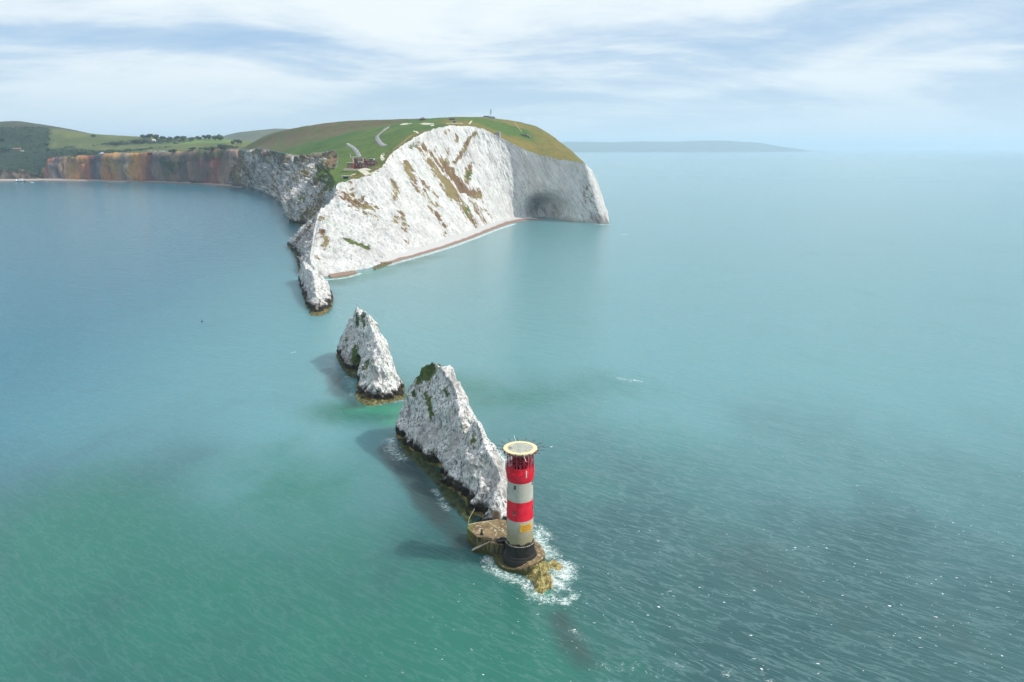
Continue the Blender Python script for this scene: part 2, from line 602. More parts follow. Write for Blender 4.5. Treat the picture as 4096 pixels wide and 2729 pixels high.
def tower_material():
    m, s = new_mat('granite_cream')
    p = s.n('ShaderNodeTexCoord').outputs['Object']
    z = s.n('ShaderNodeSeparateXYZ', {0: p})
    ang = s.math('ARCTAN2', z.outputs[1], z.outputs[0])
    cyl = s.n('ShaderNodeCombineXYZ', {0: s.math('MULTIPLY', ang, 3.3), 1: z.outputs[2], 2: 0.0}).outputs[0]
    br = s.n('ShaderNodeTexBrick', {'Vector': cyl, 'Color1': (0.47, 0.455, 0.40, 1), 'Color2': (0.42, 0.41, 0.37, 1), 'Mortar': (0.34, 0.33, 0.28, 1),
                                    'Scale': 1.0, 'Mortar Size': 0.015, 'Brick Width': 1.5, 'Row Height': 0.62})
    n1 = s.noise(s.mapv(p, (1, 1, 0.22)), 0.9, 6, 0.6)
    n2 = s.noise(p, 0.5, 5, 0.6)
    c = s.mix(s.math('MULTIPLY', s.step(n1, 0.45, 0.7), 0.55), br.outputs[0], (0.36, 0.38, 0.27))
    c = s.mix(s.math('MULTIPLY', s.step(n2, 0.5, 0.7), 0.45), c, (0.52, 0.52, 0.50))
    # weathering: green low down, black weed at the foot
    zz = s.math('ADD', z.outputs[2], s.math('MULTIPLY', s.math('SUBTRACT', n1, 0.5), 3.4))
    c = s.mix(s.math('MULTIPLY', s.step(zz, ZC + 7.5, ZC + 1.5), 0.80), c, (0.24, 0.205, 0.095))
    c = s.mix(s.step(zz, ZC + 1.1, ZC + 0.5), c, (0.022, 0.022, 0.016))
    finish(s, c, 0.8, br.outputs[1], 0.25, 0.02)
    return m


M['granite'] = tower_material()


def terrace_material():
    m, s = new_mat('terrace_concrete')
    p = s.n(GEO).outputs['Position']
    n1 = s.noise(p, 0.32, 6, 0.65)
    n2 = s.noise(p, 1.1, 6, 0.65)
    n3 = s.noise(s.mapv(p, (1, 1, 0.18)), 1.7, 5, 0.6)
    c = s.mix(s.step(n1, 0.38, 0.62), (0.13, 0.090, 0.045), (0.24, 0.17, 0.09))
    c = s.mix(s.step(n2, 0.57, 0.63), c, (0.52, 0.46, 0.34))
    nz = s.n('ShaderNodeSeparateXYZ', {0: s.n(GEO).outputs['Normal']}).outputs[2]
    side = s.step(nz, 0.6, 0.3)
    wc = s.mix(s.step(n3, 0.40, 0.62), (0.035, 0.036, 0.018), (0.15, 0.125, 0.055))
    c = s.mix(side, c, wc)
    x = s.n('ShaderNodeSeparateXYZ', {0: p})
    alg = s.math('ADD', s.step(x.outputs[0], -9.2, -11.8), s.math('MULTIPLY', s.math('SUBTRACT', n2, 0.5), 1.2))
    c = s.mix(s.math('MULTIPLY', s.step(alg, 0.4, 0.8), 0.75), c, (0.13, 0.15, 0.02))
    low = s.step(s.math('ADD', x.outputs[2], s.math('MULTIPLY', s.math('SUBTRACT', n3, 0.5), -2.0)), 1.5, 0.7)
    c = s.mix(low, c, (0.05, 0.055, 0.015))
    finish(s, c, 0.85, n2, 0.35, 0.06)
    return m


M['terrace'] = terrace_material()


def reef_material():
    m, s = new_mat('weedy_reef')
    p = s.n(GEO).outputs['Position']
    n1 = s.noise(p, 0.9, 6, 0.7)
    n2 = s.noise(p, 2.6, 5, 0.65)
    c = s.mix(s.step(n1, 0.36, 0.64), (0.13, 0.105, 0.035), (0.46, 0.39, 0.15))
    c = s.mix(s.step(n2, 0.55, 0.72), c, (0.06, 0.055, 0.02))
    finish(s, c, 0.7, n2, 0.7, 0.25)
    return m


M['reef'] = reef_material()


def beach_material(name, dry, wet, lo, hi):
    m, s = new_mat(name)
    p = s.n(GEO).outputs['Position']
    z = s.n('ShaderNodeSeparateXYZ', {0: p}).outputs[2]
    n1 = s.noise(p, 0.5, 6, 0.7)
    n2 = s.noise(p, 0.06, 4, 0.6)
    zz = s.math('ADD', z, s.math('MULTIPLY', s.math('SUBTRACT', n2, 0.5), 0.8))
    c = s.mix(s.step(zz, lo, hi), wet, dry)
    c = s.mix(s.math('MULTIPLY', s.step(n1, 0.5, 0.7), 0.3), c, tuple(x * 0.7 for x in dry))
    finish(s, c, 0.9, n1, 0.4, 0.2)
    return m


M['shingle'] = beach_material('shingle', (0.47, 0.46, 0.45), (0.24, 0.15, 0.11), 1.0, 1.35)
M['red_sand'] = beach_material('red_sand', (0.25, 0.175, 0.13), (0.19, 0.12, 0.085), 0.4, 0.9)
M['far_beach'] = beach_material('far_beach', (0.36, 0.29, 0.25), (0.20, 0.14, 0.12), 1.0, 2.5)


def sea_material():
    m, s = new_mat('sea_water')
    p = s.n(GEO).outputs['Position']
    big = s.noise(s.mapv(p, (1, 1, 0)), 0.0045, 4, 0.55, 0.6)
    mid = s.noise(s.mapv(p, (1, 0.6, 0)), 0.022, 5, 0.6, 0.4)
    k = s.math('ADD', s.math('MULTIPLY', big, 0.5), s.math('MULTIPLY', mid, 0.5))
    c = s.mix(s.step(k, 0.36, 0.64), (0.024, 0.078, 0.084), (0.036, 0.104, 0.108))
    gm = s.math('ADD', s.attr('sky_gleam'), s.math('MULTIPLY', s.math('SUBTRACT', k, 0.5), 1.1))
    c = s.mix(s.step(gm, 0.0, 1.0), c, s.mix(s.attr('west'), (0.105, 0.262, 0.285), (0.020, 0.135, 0.195)))  # sky reflection on far water painted into the base colour as a paler tone
    sh = s.math('ADD', s.attr('shal'), s.math('MULTIPLY', s.math('SUBTRACT', mid, 0.5), 1.5))
    c = s.mix(s.step(sh, 0.05, 1.10), c, (0.024, 0.138, 0.104))
    crest = s.math('ABSOLUTE', s.math('SUBTRACT', s.noise(s.rs(p, 36, (0.085, 0.42, 0)), 1.0, 4, 0.6, 0.25), 0.5))
    c = s.mix(s.math('MULTIPLY', s.math('MULTIPLY', s.step(crest, 0.045, 0.0), 0.22), s.math('ADD', 0.55, s.step(s.n('ShaderNodeSeparateXYZ', {0: p}).outputs[0], -30.0, 40.0))), c, (0.16, 0.26, 0.27))  # brighter sky mirrored along wave crests, painted as pale streaks
    vg = s.math('ADD', s.attr('vivid'), s.math('MULTIPLY', s.math('SUBTRACT', mid, 0.5), 0.8))
    c = s.mix(s.step(vg, 0.25, 0.95), c, (0.045, 0.27, 0.16))
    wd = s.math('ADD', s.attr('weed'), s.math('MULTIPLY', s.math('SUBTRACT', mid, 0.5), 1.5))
    c = s.mix(s.math('MULTIPLY', s.step(wd, 0.35, 0.75), 0.8), c, (0.034, 0.050, 0.050))  # weed patches, and dark rock reflection painted into the water colour
    # foam: lace close to the rocks, torn streaks further out
    q = s.vmath('ADD', p, s.vmath('MULTIPLY', s.n('ShaderNodeTexNoise', {'Vector': p, 'Scale': 0.35, 'Detail': 3.0}).outputs['Color'], (3.0, 3.0, 0)))
    n_a = s.math('ABSOLUTE', s.math('SUBTRACT', s.noise(q, 0.33, 5, 0.66, 1.2), 0.5))
    n_b = s.math('ABSOLUTE', s.math('SUBTRACT', s.noise(q, 0.85, 4, 0.66, 1.0), 0.5))
    fn = s.noise(q, 0.55, 6, 0.74, 0.6)
    fat = s.attr('foam')
    fa = s.math('ADD', fat, s.math('MULTIPLY', s.math('SUBTRACT', fn, 0.5), 1.7))
    lw = s.math('ADD', 0.006, s.math('MULTIPLY', s.math('MAXIMUM', fa, 0.0), 0.045))
    web = s.math('MAXIMUM', s.step(n_a, lw, 0.0), s.math('MULTIPLY', s.step(n_b, lw, 0.0), 0.8))
    foam = s.math('MAXIMUM', s.math('MULTIPLY', web, s.step(fa, 0.15, 0.6)), s.step(fa, 0.70, 1.15))
    foam = s.math('MULTIPLY', foam, s.step(fat, 0.02, 0.22))
    # milky aerated water under and around the foam
    c = s.mix(s.math('MULTIPLY', s.step(fat, 0.15, 0.9), 0.45), c, (0.20, 0.40, 0.36))
    # sun glints painted as scattered small white specks, more to the open side
    glint_n = s.noise(s.rs(p, 20, (0.65, 1.25, 0)), 1.0, 2, 0.6)
    glint_b = s.noise(s.mapv(p, (1, 1, 0)), 0.03, 3, 0.6)
    glints = s.math('MULTIPLY', s.step(glint_n, 0.70, 0.74), s.step(s.math('ADD', s.attr('glints'), s.math('MULTIPLY', s.math('SUBTRACT', glint_b, 0.5), 1.4)), 0.3, 0.8))
    foam = s.math('MAXIMUM', foam, glints)
    c = s.mix(foam, c, (0.80, 0.83, 0.83))
    # waves
    rz = R(34)
    w1 = s.noise(s.rs(p, 36, (0.045, 0.17, 0)), 1.0, 3, 0.5, 0.4)
    w2 = s.noise(s.rs(p, 40, (0.26, 0.66, 0)), 1.0, 4, 0.6, 0.5)
    w3 = s.noise(s.rs(p, 22, (0.8, 1.9, 0)), 1.0, 4, 0.6)
    h = s.math('ADD', s.math('MULTIPLY', w1, 1.0), s.math('ADD', s.math('MULTIPLY', w2, 0.62), s.math('MULTIPLY', w3, 0.32)))
    bn = s.n('ShaderNodeBump', {'Height': h, 'Strength': 1.0, 'Distance': 0.55})
    b = s.n('ShaderNodeBsdfPrincipled')
    s.put(b.inputs['Base Color'], c)
    s.put(b.inputs['Roughness'], s.mixf(foam, 0.14, 0.8))
    b.inputs['IOR'].default_value = 1.33
    b.subsurface_method = 'BURLEY'
    b.inputs['Subsurface Weight'].default_value = 0.85
    b.inputs['Subsurface Radius'].default_value = (1.0, 1.3, 1.3)
    b.inputs['Subsurface Scale'].default_value = 8.0
    s.nt.links.new(bn.outputs[0], b.inputs['Normal'])
    s.n('ShaderNodeOutputMaterial', {'Surface': b.outputs[0]})
    return m


M['sea'] = sea_material()


def cliff_bands_material():
    """vertical beds of coloured sand: ochre, red, white, slate"""
    m, s = new_mat('coloured_sand')
    p = s.n(GEO).outputs['Position']
    al = s.attr('along')
    n0 = s.noise(s.mapv(p, (1, 1, 0.25)), 0.03, 5, 0.6)
    n1 = s.noise(s.mapv(p, (1, 1, 0.12)), 0.09, 6, 0.65)
    n2 = s.noise(s.mapv(p, (1, 1, 0.30)), 0.055, 6, 0.72)
    a = s.math('ADD', al, s.math('ADD', s.math('MULTIPLY', s.math('SUBTRACT', n0, 0.5), 0.10), s.math('MULTIPLY', s.math('SUBTRACT', n2, 0.5), 0.09)))
    O, OD, RD, SL, GY, BR, WH, CR, OL = (0.52, 0.25, 0.055), (0.45, 0.17, 0.055), (0.25, 0.065, 0.060), (0.055, 0.060, 0.085), (0.25, 0.18, 0.145), (0.19, 0.115, 0.075), (0.56, 0.46, 0.32), (0.30, 0.045, 0.065), (0.15, 0.13, 0.06)
    TN, DB = (0.34, 0.21, 0.115), (0.135, 0.095, 0.080)
    st = [(0.0, DB), (0.12, BR), (0.16, O), (0.20, RD), (0.225, GY), (0.255, SL), (0.275, TN), (0.32, O), (0.37, OD), (0.395, RD), (0.415, SL), (0.44, GY), (0.455, OD),
          (0.50, O), (0.525, TN), (0.56, GY), (0.575, WH), (0.59, O), (0.635, OD), (0.66, RD), (0.68, GY), (0.72, DB), (0.765, TN), (0.79, DB), (0.83, BR), (0.87, DB), (0.905, CR), (0.94, BR), (1.0, GY)]
    c = s.ramp(a, st)
    c = s.mix(s.math('MULTIPLY', s.step(n1, 0.46, 0.64), 0.62), c, (0.10, 0.075, 0.065))
    c = s.mix(s.math('MULTIPLY', s.step(n2, 0.54, 0.70), 0.35), c, (0.42, 0.33, 0.24))
    g = s.step(s.math('ADD', s.attr('green'), s.math('MULTIPLY', s.math('SUBTRACT', n1, 0.5), 1.3)), 0.40, 0.60)
    c = s.mix(g, c, s.mix(s.step(n0, 0.4, 0.6), (0.035, 0.060, 0.025), (0.075, 0.095, 0.035)))
    gg = s.noise(p, 0.010, 5, 0.6)
    e = s.noise(p, 0.05, 5, 0.7)
    fld = s.mix(s.step(gg, 0.42, 0.6), (0.085, 0.105, 0.036), (0.125, 0.135, 0.045))
    fld = s.mix(s.step(s.math('ADD', s.attr('scrub'), s.math('MULTIPLY', s.math('SUBTRACT', e, 0.5), 1.6)), 0.40, 0.62), fld, (0.030, 0.048, 0.026))
    fld = s.mix(s.attr('meadow'), fld, (0.13, 0.20, 0.055))
    c = s.mix(s.step(s.attr('top'), 0.4, 0.6), c, fld)
    finish(s, c, 0.92, n1, 0.8, 3.0, spec=0.1)
    return m


M['bands'] = cliff_bands_material()


def foliage_material(name, a, b):
    m, s = new_mat(name)
    p = s.n(GEO).outputs['Position']
    n = s.noise(p, 0.5, 4, 0.6)
    rnd = s.n('ShaderNodeObjectInfo').outputs['Random']
    c = s.mix(s.step(s.math('ADD', n, s.math('MULTIPLY', s.math('SUBTRACT', rnd, 0.5), 0.3)), 0.35, 0.65), a, b)
    finish(s, c, 0.8, spec=0.2)
    return m


M['leaf'] = foliage_material('leaf_dark', (0.030, 0.050, 0.026), (0.055, 0.085, 0.035))
M['wood_mass'] = foliage_material('leaf_wood', (0.026, 0.046, 0.026), (0.050, 0.075, 0.034))
col_mat('heather_hill', (0.060, 0.066, 0.040), 0.9, 0.35, 0.02)
col_mat('far_hill', (0.09, 0.105, 0.07), 0.9, 0.25, 0.004)

# ------------------------------------------------------------------ headland (loft: south foot - south edge - crest - north edge - north foot)
def W(x, y, z):
    return np.array([x, y, z], float)


# rows: SF S1 S2 ST C1 C2 C3 NT N1 NF ; None is filled by straight interpolation
ST_ = []


def station(SF, ST, NT, NF, C=(None, None, None), S1=None, S2=None, N1=None):
    ST_.append([SF, S1, S2, ST, C[0], C[1], C[2], NT, N1, NF])


station(pz(1262, 1128, -6), py(1243, 1112, 592), py(1240, 1112, 592), pz(1215, 1112, -6))
station(pz(1275, 1120), py(1243, 1040, 602), py(1238, 1041, 606), pz(1204, 1098))
station(pz(1312, 1108), py(1250, 995, 645), py(1245, 996, 650), pz(1190, 1055))
station(pz(1400, 1094), py(1258, 945, 690), py(1253, 946, 695), pz(1168, 1003))
station(pz(1500, 1070), py(1281, 858, 745), py(1274, 860, 752), pz(1154, 975))
station(pz(1585, 1040), py(1340, 800, 785), py(1331, 802, 795), W(-246, 905, 0))
station(pz(1650, 1020), py(1350, 738, 828), py(1338, 722, 850), W(-268, 965, 0))
station(pz(1720, 996), py(1440, 712, 850), py(1318, 690, 925), W(-300, 1035, 0))
station(pz(1790, 970), py(1525, 672, 885), py(1348, 664, 970), W(-338, 1120, 0))
station(pz(1850, 948), py(1562, 622, 940), py(1338, 604, 1215), pz(1149, 842), (py(1500, 606, 1020), py(1440, 602, 1085), py(1385, 602, 1150)))
station(pz(1910, 924), py(1650, 557, 1010), py(1219, 623, 1430), W(-470, 1490, 0), (py(1580, 548, 1110), py(1480, 563, 1220), py(1330, 600, 1330)))
station(pz(1960, 905), py(1720, 524, 1075), py(1155, 617, 1550), pz(1075, 783), (py(1650, 512, 1195), py(1500, 533, 1330), py(1300, 577, 1450)))
station(pz(2005, 890), py(1800, 505, 1120), py(1090, 603, 1700), pz(1015, 757), (py(1745, 487, 1260), py(1560, 502, 1420), py(1280, 556, 1580)))
station(pz(2045, 880), py(1870, 506, 1145), py(1032, 594, 1850), pz(960, 748), (py(1830, 470, 1330), py(1600, 490, 1520), py(1240, 541, 1700)))
station(pz(2075, 875), py(1940, 522, 1157), py(1000, 600, 1950), pz(920, 742), (py(1930, 469, 1370), py(1500, 486, 1620), py(1200, 515, 1800)))
station(pz(2130, 875), py(2020, 562, 1156), py(958, 600, 2060), W(-780, 2160, 0), (py(2030, 481, 1390), py(1400, 484, 1720), py(1100, 531, 1930)))
station(pz(2200, 880), py(2110, 605, 1132), W(-700, 2180, 92), W(-790, 2230, 20), (py(2100, 497, 1400), py(1400, 492, 1860), py(1080, 548, 2080)))
station(pz(2290, 889), py(2200, 633, 1102), W(-680, 2280, 88), W(-790, 2320, 40), (py(2160, 525, 1390), W(-230, 1950, 146), W(-450, 2180, 118)))
station(pz(2360, 893), py(2290, 646, 1076), W(-650, 2380, 84), W(-780, 2420, 50), (py(2215, 574, 1350), W(-180, 2050, 140), W(-420, 2280, 110)))
station(pz(2412, 895), py(2342, 660, 1058), W(-620, 2480, 80), W(-770, 2520, 55), (py(2258, 622, 1290), W(-120, 2150, 132), W(-380, 2380, 105)))
station(pz(2437, 892), py(2372, 690, 1080), W(-590, 2580, 78), W(-760, 2620, 55), (py(2276, 642, 1240), W(-60, 2250, 125), W(-340, 2480, 100)))
station(W(140, 1120, 0), W(112, 1122, 64), W(-560, 2680, 76), W(-750, 2720, 55), (W(84, 1300, 78), W(0, 2350, 118), W(-300, 2580, 96)))
station(W(134, 1290, 0), W(90, 1300, 72), W(-530, 2780, 74), W(-740, 2820, 55), (W(60, 1480, 78), W(20, 2450, 105), W(-260, 2680, 92)))
station(W(150, 1650, 0), W(95, 1680, 66), W(-500, 2880, 70), W(-730, 2920, 50), (W(60, 1950, 72), W(30, 2550, 90), W(-220, 2780, 88)))
station(W(170, 2200, 0), W(105, 2220, 60), W(-470, 2980, 60), W(-720, 3020, 40), (W(60, 2400, 60), W(20, 2700, 70), W(-180, 2880, 70)))


def fill_rows(tbl, depth_under=-3.0):
    out = []
    for row in tbl:
        row = list(row)
        idx = [i for i, p in enumerate(row) if p is not None]
        for a, b in zip(idx[:-1], idx[1:]):
            for k in range(a + 1, b):
                t = (k - a) / (b - a)
                row[k] = row[a] * (1 - t) + row[b] * t
        out.append(row)
    return np.array(out, float)


ctl = fill_rows(ST_)
ctl[:, 0, 2] -= 2.5
ctl[:, -1, 2] -= 2.5
span_s = [10, 14, 16, 20, 24, 22, 18, 20, 22, 26, 28, 26, 26, 22, 22, 26, 26, 26, 26, 18, 14, 10, 8, 8]
A1, _ts = catmull(ctl, span_s)
_sw = np.swapaxes(A1, 0, 1)
_a, _ta = linrows(_sw[0:4], [50, 50, 50])
_b, _tb = catmull(_sw[3:8], [22, 24, 24, 24])
_c, _tc = linrows(_sw[7:10], [60, 60])
A2, _tr = np.concatenate([_a[:-1], _b[:-1], _c]), np.concatenate([_ta[:-1], _tb[:-1] + 3, _tc + 7])
P = np.swapaxes(A2, 0, 1).copy()          # (stations, rows, 3)
row = np.broadcast_to(_tr[None, :], P.shape[:2])
stn = np.broadcast_to(_ts[:, None], P.shape[:2])
topm = sstep(row, 2.97, 3.03) * (1 - sstep(row, 6.95, 7.05)) * sstep(stn, 5.2, 6.0)      # 1 on the turf
cliffS = (1 - sstep(row, 2.9, 3.0))
cliffN = sstep(row, 7.0, 7.1)
Nn = gnormals(P)
if Nn[60, 100, 2] < 0:
    Nn = -Nn
edge_fade = sstep(np.minimum(np.abs(row - 3), np.abs(row - 7)), 0.0, 0.22)
foot_fade = 0.35 + 0.65 * sstep(np.minimum(row, 9 - row), 0.0, 0.25)
# chalk strata dip: stretch the noise along a slanted direction
dipS = np.array([0.42, -0.55, -0.72]); dipS /= np.linalg.norm(dipS)


def stretched(P, axis, along, scale):
    a = (P @ axis)[..., None] * axis
    return ((P - a) + a * along) * scale


qS = stretched(P, dipS, 0.09, 1.0)
farface = sstep(stn, 14.3, 15.2) * (1 - sstep(stn, 19.4, 20.0))
dS = 5.0 * (ridged(qS / 42, 3) * 0.6 - 0.45) + 1.5 * fbm(qS / 14, 3) + 1.5 * (ridged(qS / 5.5, 3) - 0.7)
dS = dS * (1 - 0.55 * farface)
dipN = np.array([-0.35, -0.30, 0.89]); dipN /= np.linalg.norm(dipN)
qN = stretched(P, dipN, 0.18, 1.0)
dN = 20.0 * fbm(qN / 75, 2) + 13.0 * (ridged(qN / 30, 3) * 0.7 - 0.5) + 3.6 * (ridged(qN / 9, 3) - 0.7)
tipf = sstep(stn, 0.5, 5.5)
disp = (dS * cliffS * (0.55 + 0.45 * tipf) + (dN * (0.12 + 0.88 * sstep(stn, 4.0, 7.5)) + (1 - sstep(stn, 4.0, 7.5)) * (4.0 * (ridged(qN / 13, 3) * 0.7 - 0.5) + 2.0 * (ridged(qN / 5, 2) - 0.7))) * cliffN) * foot_fade * (0.30 + 0.70 * edge_fade)
disp = disp + topm * 0.9 * fbm(P / 30, 4) * sstep(stn, 5.5, 7.5)
# gully that cuts down the face behind the spur
zc_ = P[..., 1] * math.cos(PITCH) + (CAMH - P[..., 2]) * math.sin(PITCH)
uu_ = CX + F * P[..., 0] / zc_
vv_ = CY - F * (P[..., 1] * math.sin(PITCH) + (P[..., 2] - CAMH) * math.cos(PITCH)) / zc_
for gl, dep, wid in (([(1610, 560), (1640, 585), (1700, 640), (1760, 700), (1830, 760), (1900, 800), (1990, 880)], 13.0, 85.0), ([(1560, 640), (1610, 690), (1660, 760), (1730, 850), (1800, 960)], 6.0, 50.0), ([(1890, 505), (1870, 580), (1850, 660), (1870, 740)], -9.0, 45.0), ([(1385, 770), (1430, 830), (1480, 900), (1530, 1000)], 5.0, 50.0)):
    gx_, gy_ = np.array(gl).T
    if dep > 0:
        dd_ = np.interp(uu_, gx_, gy_) - vv_ + 10 * fbm(P / 25, 3)
        ends = sstep(uu_, gx_[0] - 10, gx_[0] + 40) * (1 - sstep(uu_, gx_[-1] - 60, gx_[-1] + 10))
    else:
        dd_ = uu_ - np.interp(vv_, gy_, gx_) + 10 * fbm(P / 25, 3)
        ends = sstep(vv_, gy_[0] - 10, gy_[0] + 60) * (1 - sstep(vv_, gy_[-1] - 80, gy_[-1] + 10))
    disp = disp - abs(dep) * sstep(dd_, 0, 10) * np.exp(-np.maximum(dd_, 0) / wid) * ends * cliffS * edge_fade
P = P + Nn * disp[..., None]
# jagged rim
rim = np.exp(-((row - 3) / 0.05) ** 2) + np.exp(-((row - 7) / 0.06) ** 2)
P[..., 2] += rim * (1.6 * fbm(P / 9, 4) + 0.6) * sstep(stn, 5.0, 6.5)
knife = np.exp(-((row - 5) / 1.1) ** 2) * (1 - sstep(stn, 4.6, 6.2)) * sstep(stn, 0.6, 1.2)
P[..., 2] += knife * (2.6 + 2.2 * fbm(P / 7, 4))
# sea cave under the far face
cc = pz(2190, 876)
ce = np.exp(-(((P[..., 0] - cc[0]) / 27) ** 2 + ((P[..., 2] - 10) / 24) ** 2) ** 1.5) * cliffS * farface
P[..., 1] += ce * 46
# gully falling down the south face behind the knife ridge
n_, m_ = P.shape[:2]
V = P.reshape(-1, 3)
faces = grid_faces(n_, m_)
bvh_head = BVHTree.FromPolygons([tuple(p) for p in V.tolist()], faces.tolist())


def hit(u, v, bvh=None):
    r = (bvh or bvh_head).ray_cast(Vector((0, 0, CAMH)), pdir(u, v))
    return None if r[0] is None else np.array(r[0])


def hits(pts, bvh=None):
    return [h for h in (hit(u, v, bvh) for u, v in pts) if h is not None]


def paint(V, strokes, bvh=None):
    """soft brush strokes laid on the surface: (photo points, half width in metres, strength)"""
    a = np.zeros(len(V))
    for pts, r, k in strokes:
        L = hits(pts, bvh)
        if L:
            a = np.maximum(a, k * 1.08 * np.exp(-(seg_dist(V, L) / (r * 1.25)) ** 2))
    return a


brown_str = [
    ([(1385, 790), (1420, 810), (1455, 830)], 15, 0.72), ([(1400, 830), (1450, 850), (1480, 860)], 10, 0.55), ([(1395, 760), (1405, 790)], 6, 0.55),
    ([(1290, 915), (1296, 950), (1300, 990)], 5, 0.62), ([(1270, 1030)], 5, 0.5), ([(1577, 730), (1583, 780), (1580, 800)], 5, 0.62), ([(1582, 870), (1585, 890)], 5, 0.6),
    ([(1608, 850), (1620, 890), (1630, 930)], 5, 0.55), ([(1625, 655), (1640, 690), (1655, 720)], 7, 0.75), ([(1655, 740), (1672, 765)], 6, 0.6),
    ([(1670, 580), (1690, 620), (1700, 640)], 7, 0.62), ([(1705, 590), (1740, 640), (1765, 670)], 9, 0.72), ([(1730, 670), (1770, 700), (1800, 740), (1820, 780)], 19, 0.85),
    ([(1770, 650), (1810, 700), (1850, 750), (1880, 780)], 13, 0.82), ([(1840, 760), (1880, 785), (1915, 775)], 9, 0.80), ([(1680, 720), (1710, 750), (1740, 775)], 8, 0.62),
    ([(1690, 760), (1720, 800), (1760, 830)], 9, 0.5), ([(1725, 835), (1745, 860), (1770, 900)], 6, 0.62), ([(1860, 830), (1875, 860), (1890, 880)], 14, 0.66),
    ([(1900, 830), (1910, 850), (1925, 870)], 13, 0.62), ([(1940, 840), (1965, 865)], 8, 0.55), ([(1605, 850), (1615, 900)], 6, 0.5), ([(1780, 930), (1775, 945)], 5, 0.5),
    ([(1612, 870), (1620, 920)], 5, 0.55), ([(1625, 950), (1630, 970)], 5, 0.5), ([(1795, 520), (1780, 530)], 4, 0.7), ([(1900, 535), (1870, 570), (1855, 600)], 4, 0.85),
    ([(1830, 545), (1825, 565)], 4, 0.8), ([(1850, 610), (1830, 640), (1820, 650)], 4, 0.8), ([(1745, 590), (1735, 610)], 4, 0.6), ([(1790, 600), (1790, 640)], 6, 0.5),
    ([(1885, 650), (1875, 690), (1865, 730)], 5, 0.75), ([(1800, 640), (1795, 660)], 4, 0.5), ([(1920, 660)], 4, 0.6), ([(2340, 760), (2355, 800), (2370, 850)], 8, 0.5),
    ([(1345, 735), (1400, 728), (1440, 715), (1500, 695), (1550, 660)], 3, 0.5), ([(1560, 640), (1600, 600), (1640, 580)], 3, 0.4),
    # north face scrub
    ([(1320, 640), (1290, 690), (1260, 720)], 22, 0.72), ([(1250, 690), (1180, 700), (1150, 740)], 22, 0.62), ([(1300, 760), (1260, 840), (1220, 880)], 16, 0.66),
    ([(1270, 880), (1230, 920), (1200, 960)], 10, 0.6), ([(1130, 640), (1100, 700), (1090, 740)], 24, 0.55), ([(1180, 630), (1240, 625), (1300, 620)], 20, 0.72),
    ([(1020, 600), (1080, 620), (1150, 630)], 25, 0.66), ([(960, 610), (960, 650), (980, 690)], 40, 0.7), ([(1200, 660), (1170, 690)], 16, 0.5), ([(1330, 600), (1345, 640)], 14, 0.9),
    ([(1265, 950), (1240, 990)], 6, 0.5), ([(940, 620), (930, 680), (940, 720)], 40, 0.75),
]
turf_str = [([(1385, 955), (1405, 968), (1440, 980), (1465, 990)], 5, 0.85), ([(1880, 690), (1870, 715)], 5, 0.7), ([(1870, 820), (1870, 860)], 6, 0.6), ([(1500, 1078), (1540, 1062)], 4, 0.4),
            ([(1640, 590), (1660, 585)], 4, 0.7), ([(1300, 690), (1330, 690), (1340, 720)], 14, 0.9), ([(1220, 770), (1200, 800)], 8, 0.55), ([(2370, 785)], 5, 0.5),
            ([(1270, 690), (1310, 700)], 12, 0.8), ([(1272, 1025)], 3, 0.6)]
stain_shade_str = [([(1200, 1070), (1215, 1000), (1245, 960)], 18, 0.22), ([(2150, 810), (2220, 835)], 26, 0.42), ([(2200, 700), (2250, 740)], 30, 0.18), ([(2360, 870), (2420, 885)], 10, 0.5),  # the cave stroke paints the hollow's shade as darker chalk
             ([(2330, 850), (2400, 880)], 12, 0.45), ([(1150, 680), (1100, 740)], 40, 0.25), ([(1270, 800), (1220, 860)], 30, 0.25)]
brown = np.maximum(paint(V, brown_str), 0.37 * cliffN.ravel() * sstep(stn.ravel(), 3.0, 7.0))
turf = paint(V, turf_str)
stain_shade = np.maximum(paint(V, stain_shade_str), 0.46 * cliffN.ravel())
bare = paint(V, [([(1440, 676), (1460, 690), (1475, 700)], 4, 0.8), ([(1490, 697)], 4, 0.7), ([(1415, 665), (1450, 672), (1480, 680)], 2, 0.9), ([(1415, 698)], 3, 0.8),
                 ([(1530, 500), (1560, 500)], 3, 0.0), ([(1690, 494), (1725, 497)], 5, 0.95), ([(1608, 496), (1640, 495)], 5, 0.95), ([(1728, 500), (1730, 503)], 3, 0.9),
                 ([(1590, 585), (1640, 545), (1660, 528)], 2.5, 0.42),
                 ([(1660, 525), (1675, 534)], 2.0, 0.6), ([(1450, 617), (1520, 614), (1560, 600)], 2, 0.30), ([(1790, 494), (1850, 494)], 2.5, 0.95), ([(1820, 502), (1865, 502)], 3, 0.4),
                 ([(1536, 620), (1525, 628), (1533, 640)], 2.2, 0.9)])
ochre = paint(V, [([(1900, 505), (2000, 540), (2100, 580), (2240, 620)], 75, 0.75), ([(1950, 475), (2050, 500), (2150, 540), (2250, 610)], 80, 0.70), ([(1820, 485), (1900, 490)], 40, 0.62),
                  ([(1620, 590), (1680, 530), (1660, 560)], 14, 0.7), ([(1500, 690), (1420, 705), (1540, 665)], 16, 0.62), ([(1560, 640), (1590, 610)], 14, 0.62)])
ochre -= paint(V, [([(1940, 480), (1990, 505), (2040, 520)], 30, 0.6)])
heath = paint(V, [([(1000, 580), (1150, 550), (1300, 500), (1450, 490)], 190, 0.85), ([(1050, 590), (1200, 570), (1330, 530)], 120, 0.8)])
heath -= paint(V, [([(1150, 608), (1230, 605), (1330, 575), (1450, 545)], 40, 0.55)])
lowm = 1.0 - sstep(stn.ravel(), 8.5, 13.0) * 0.75
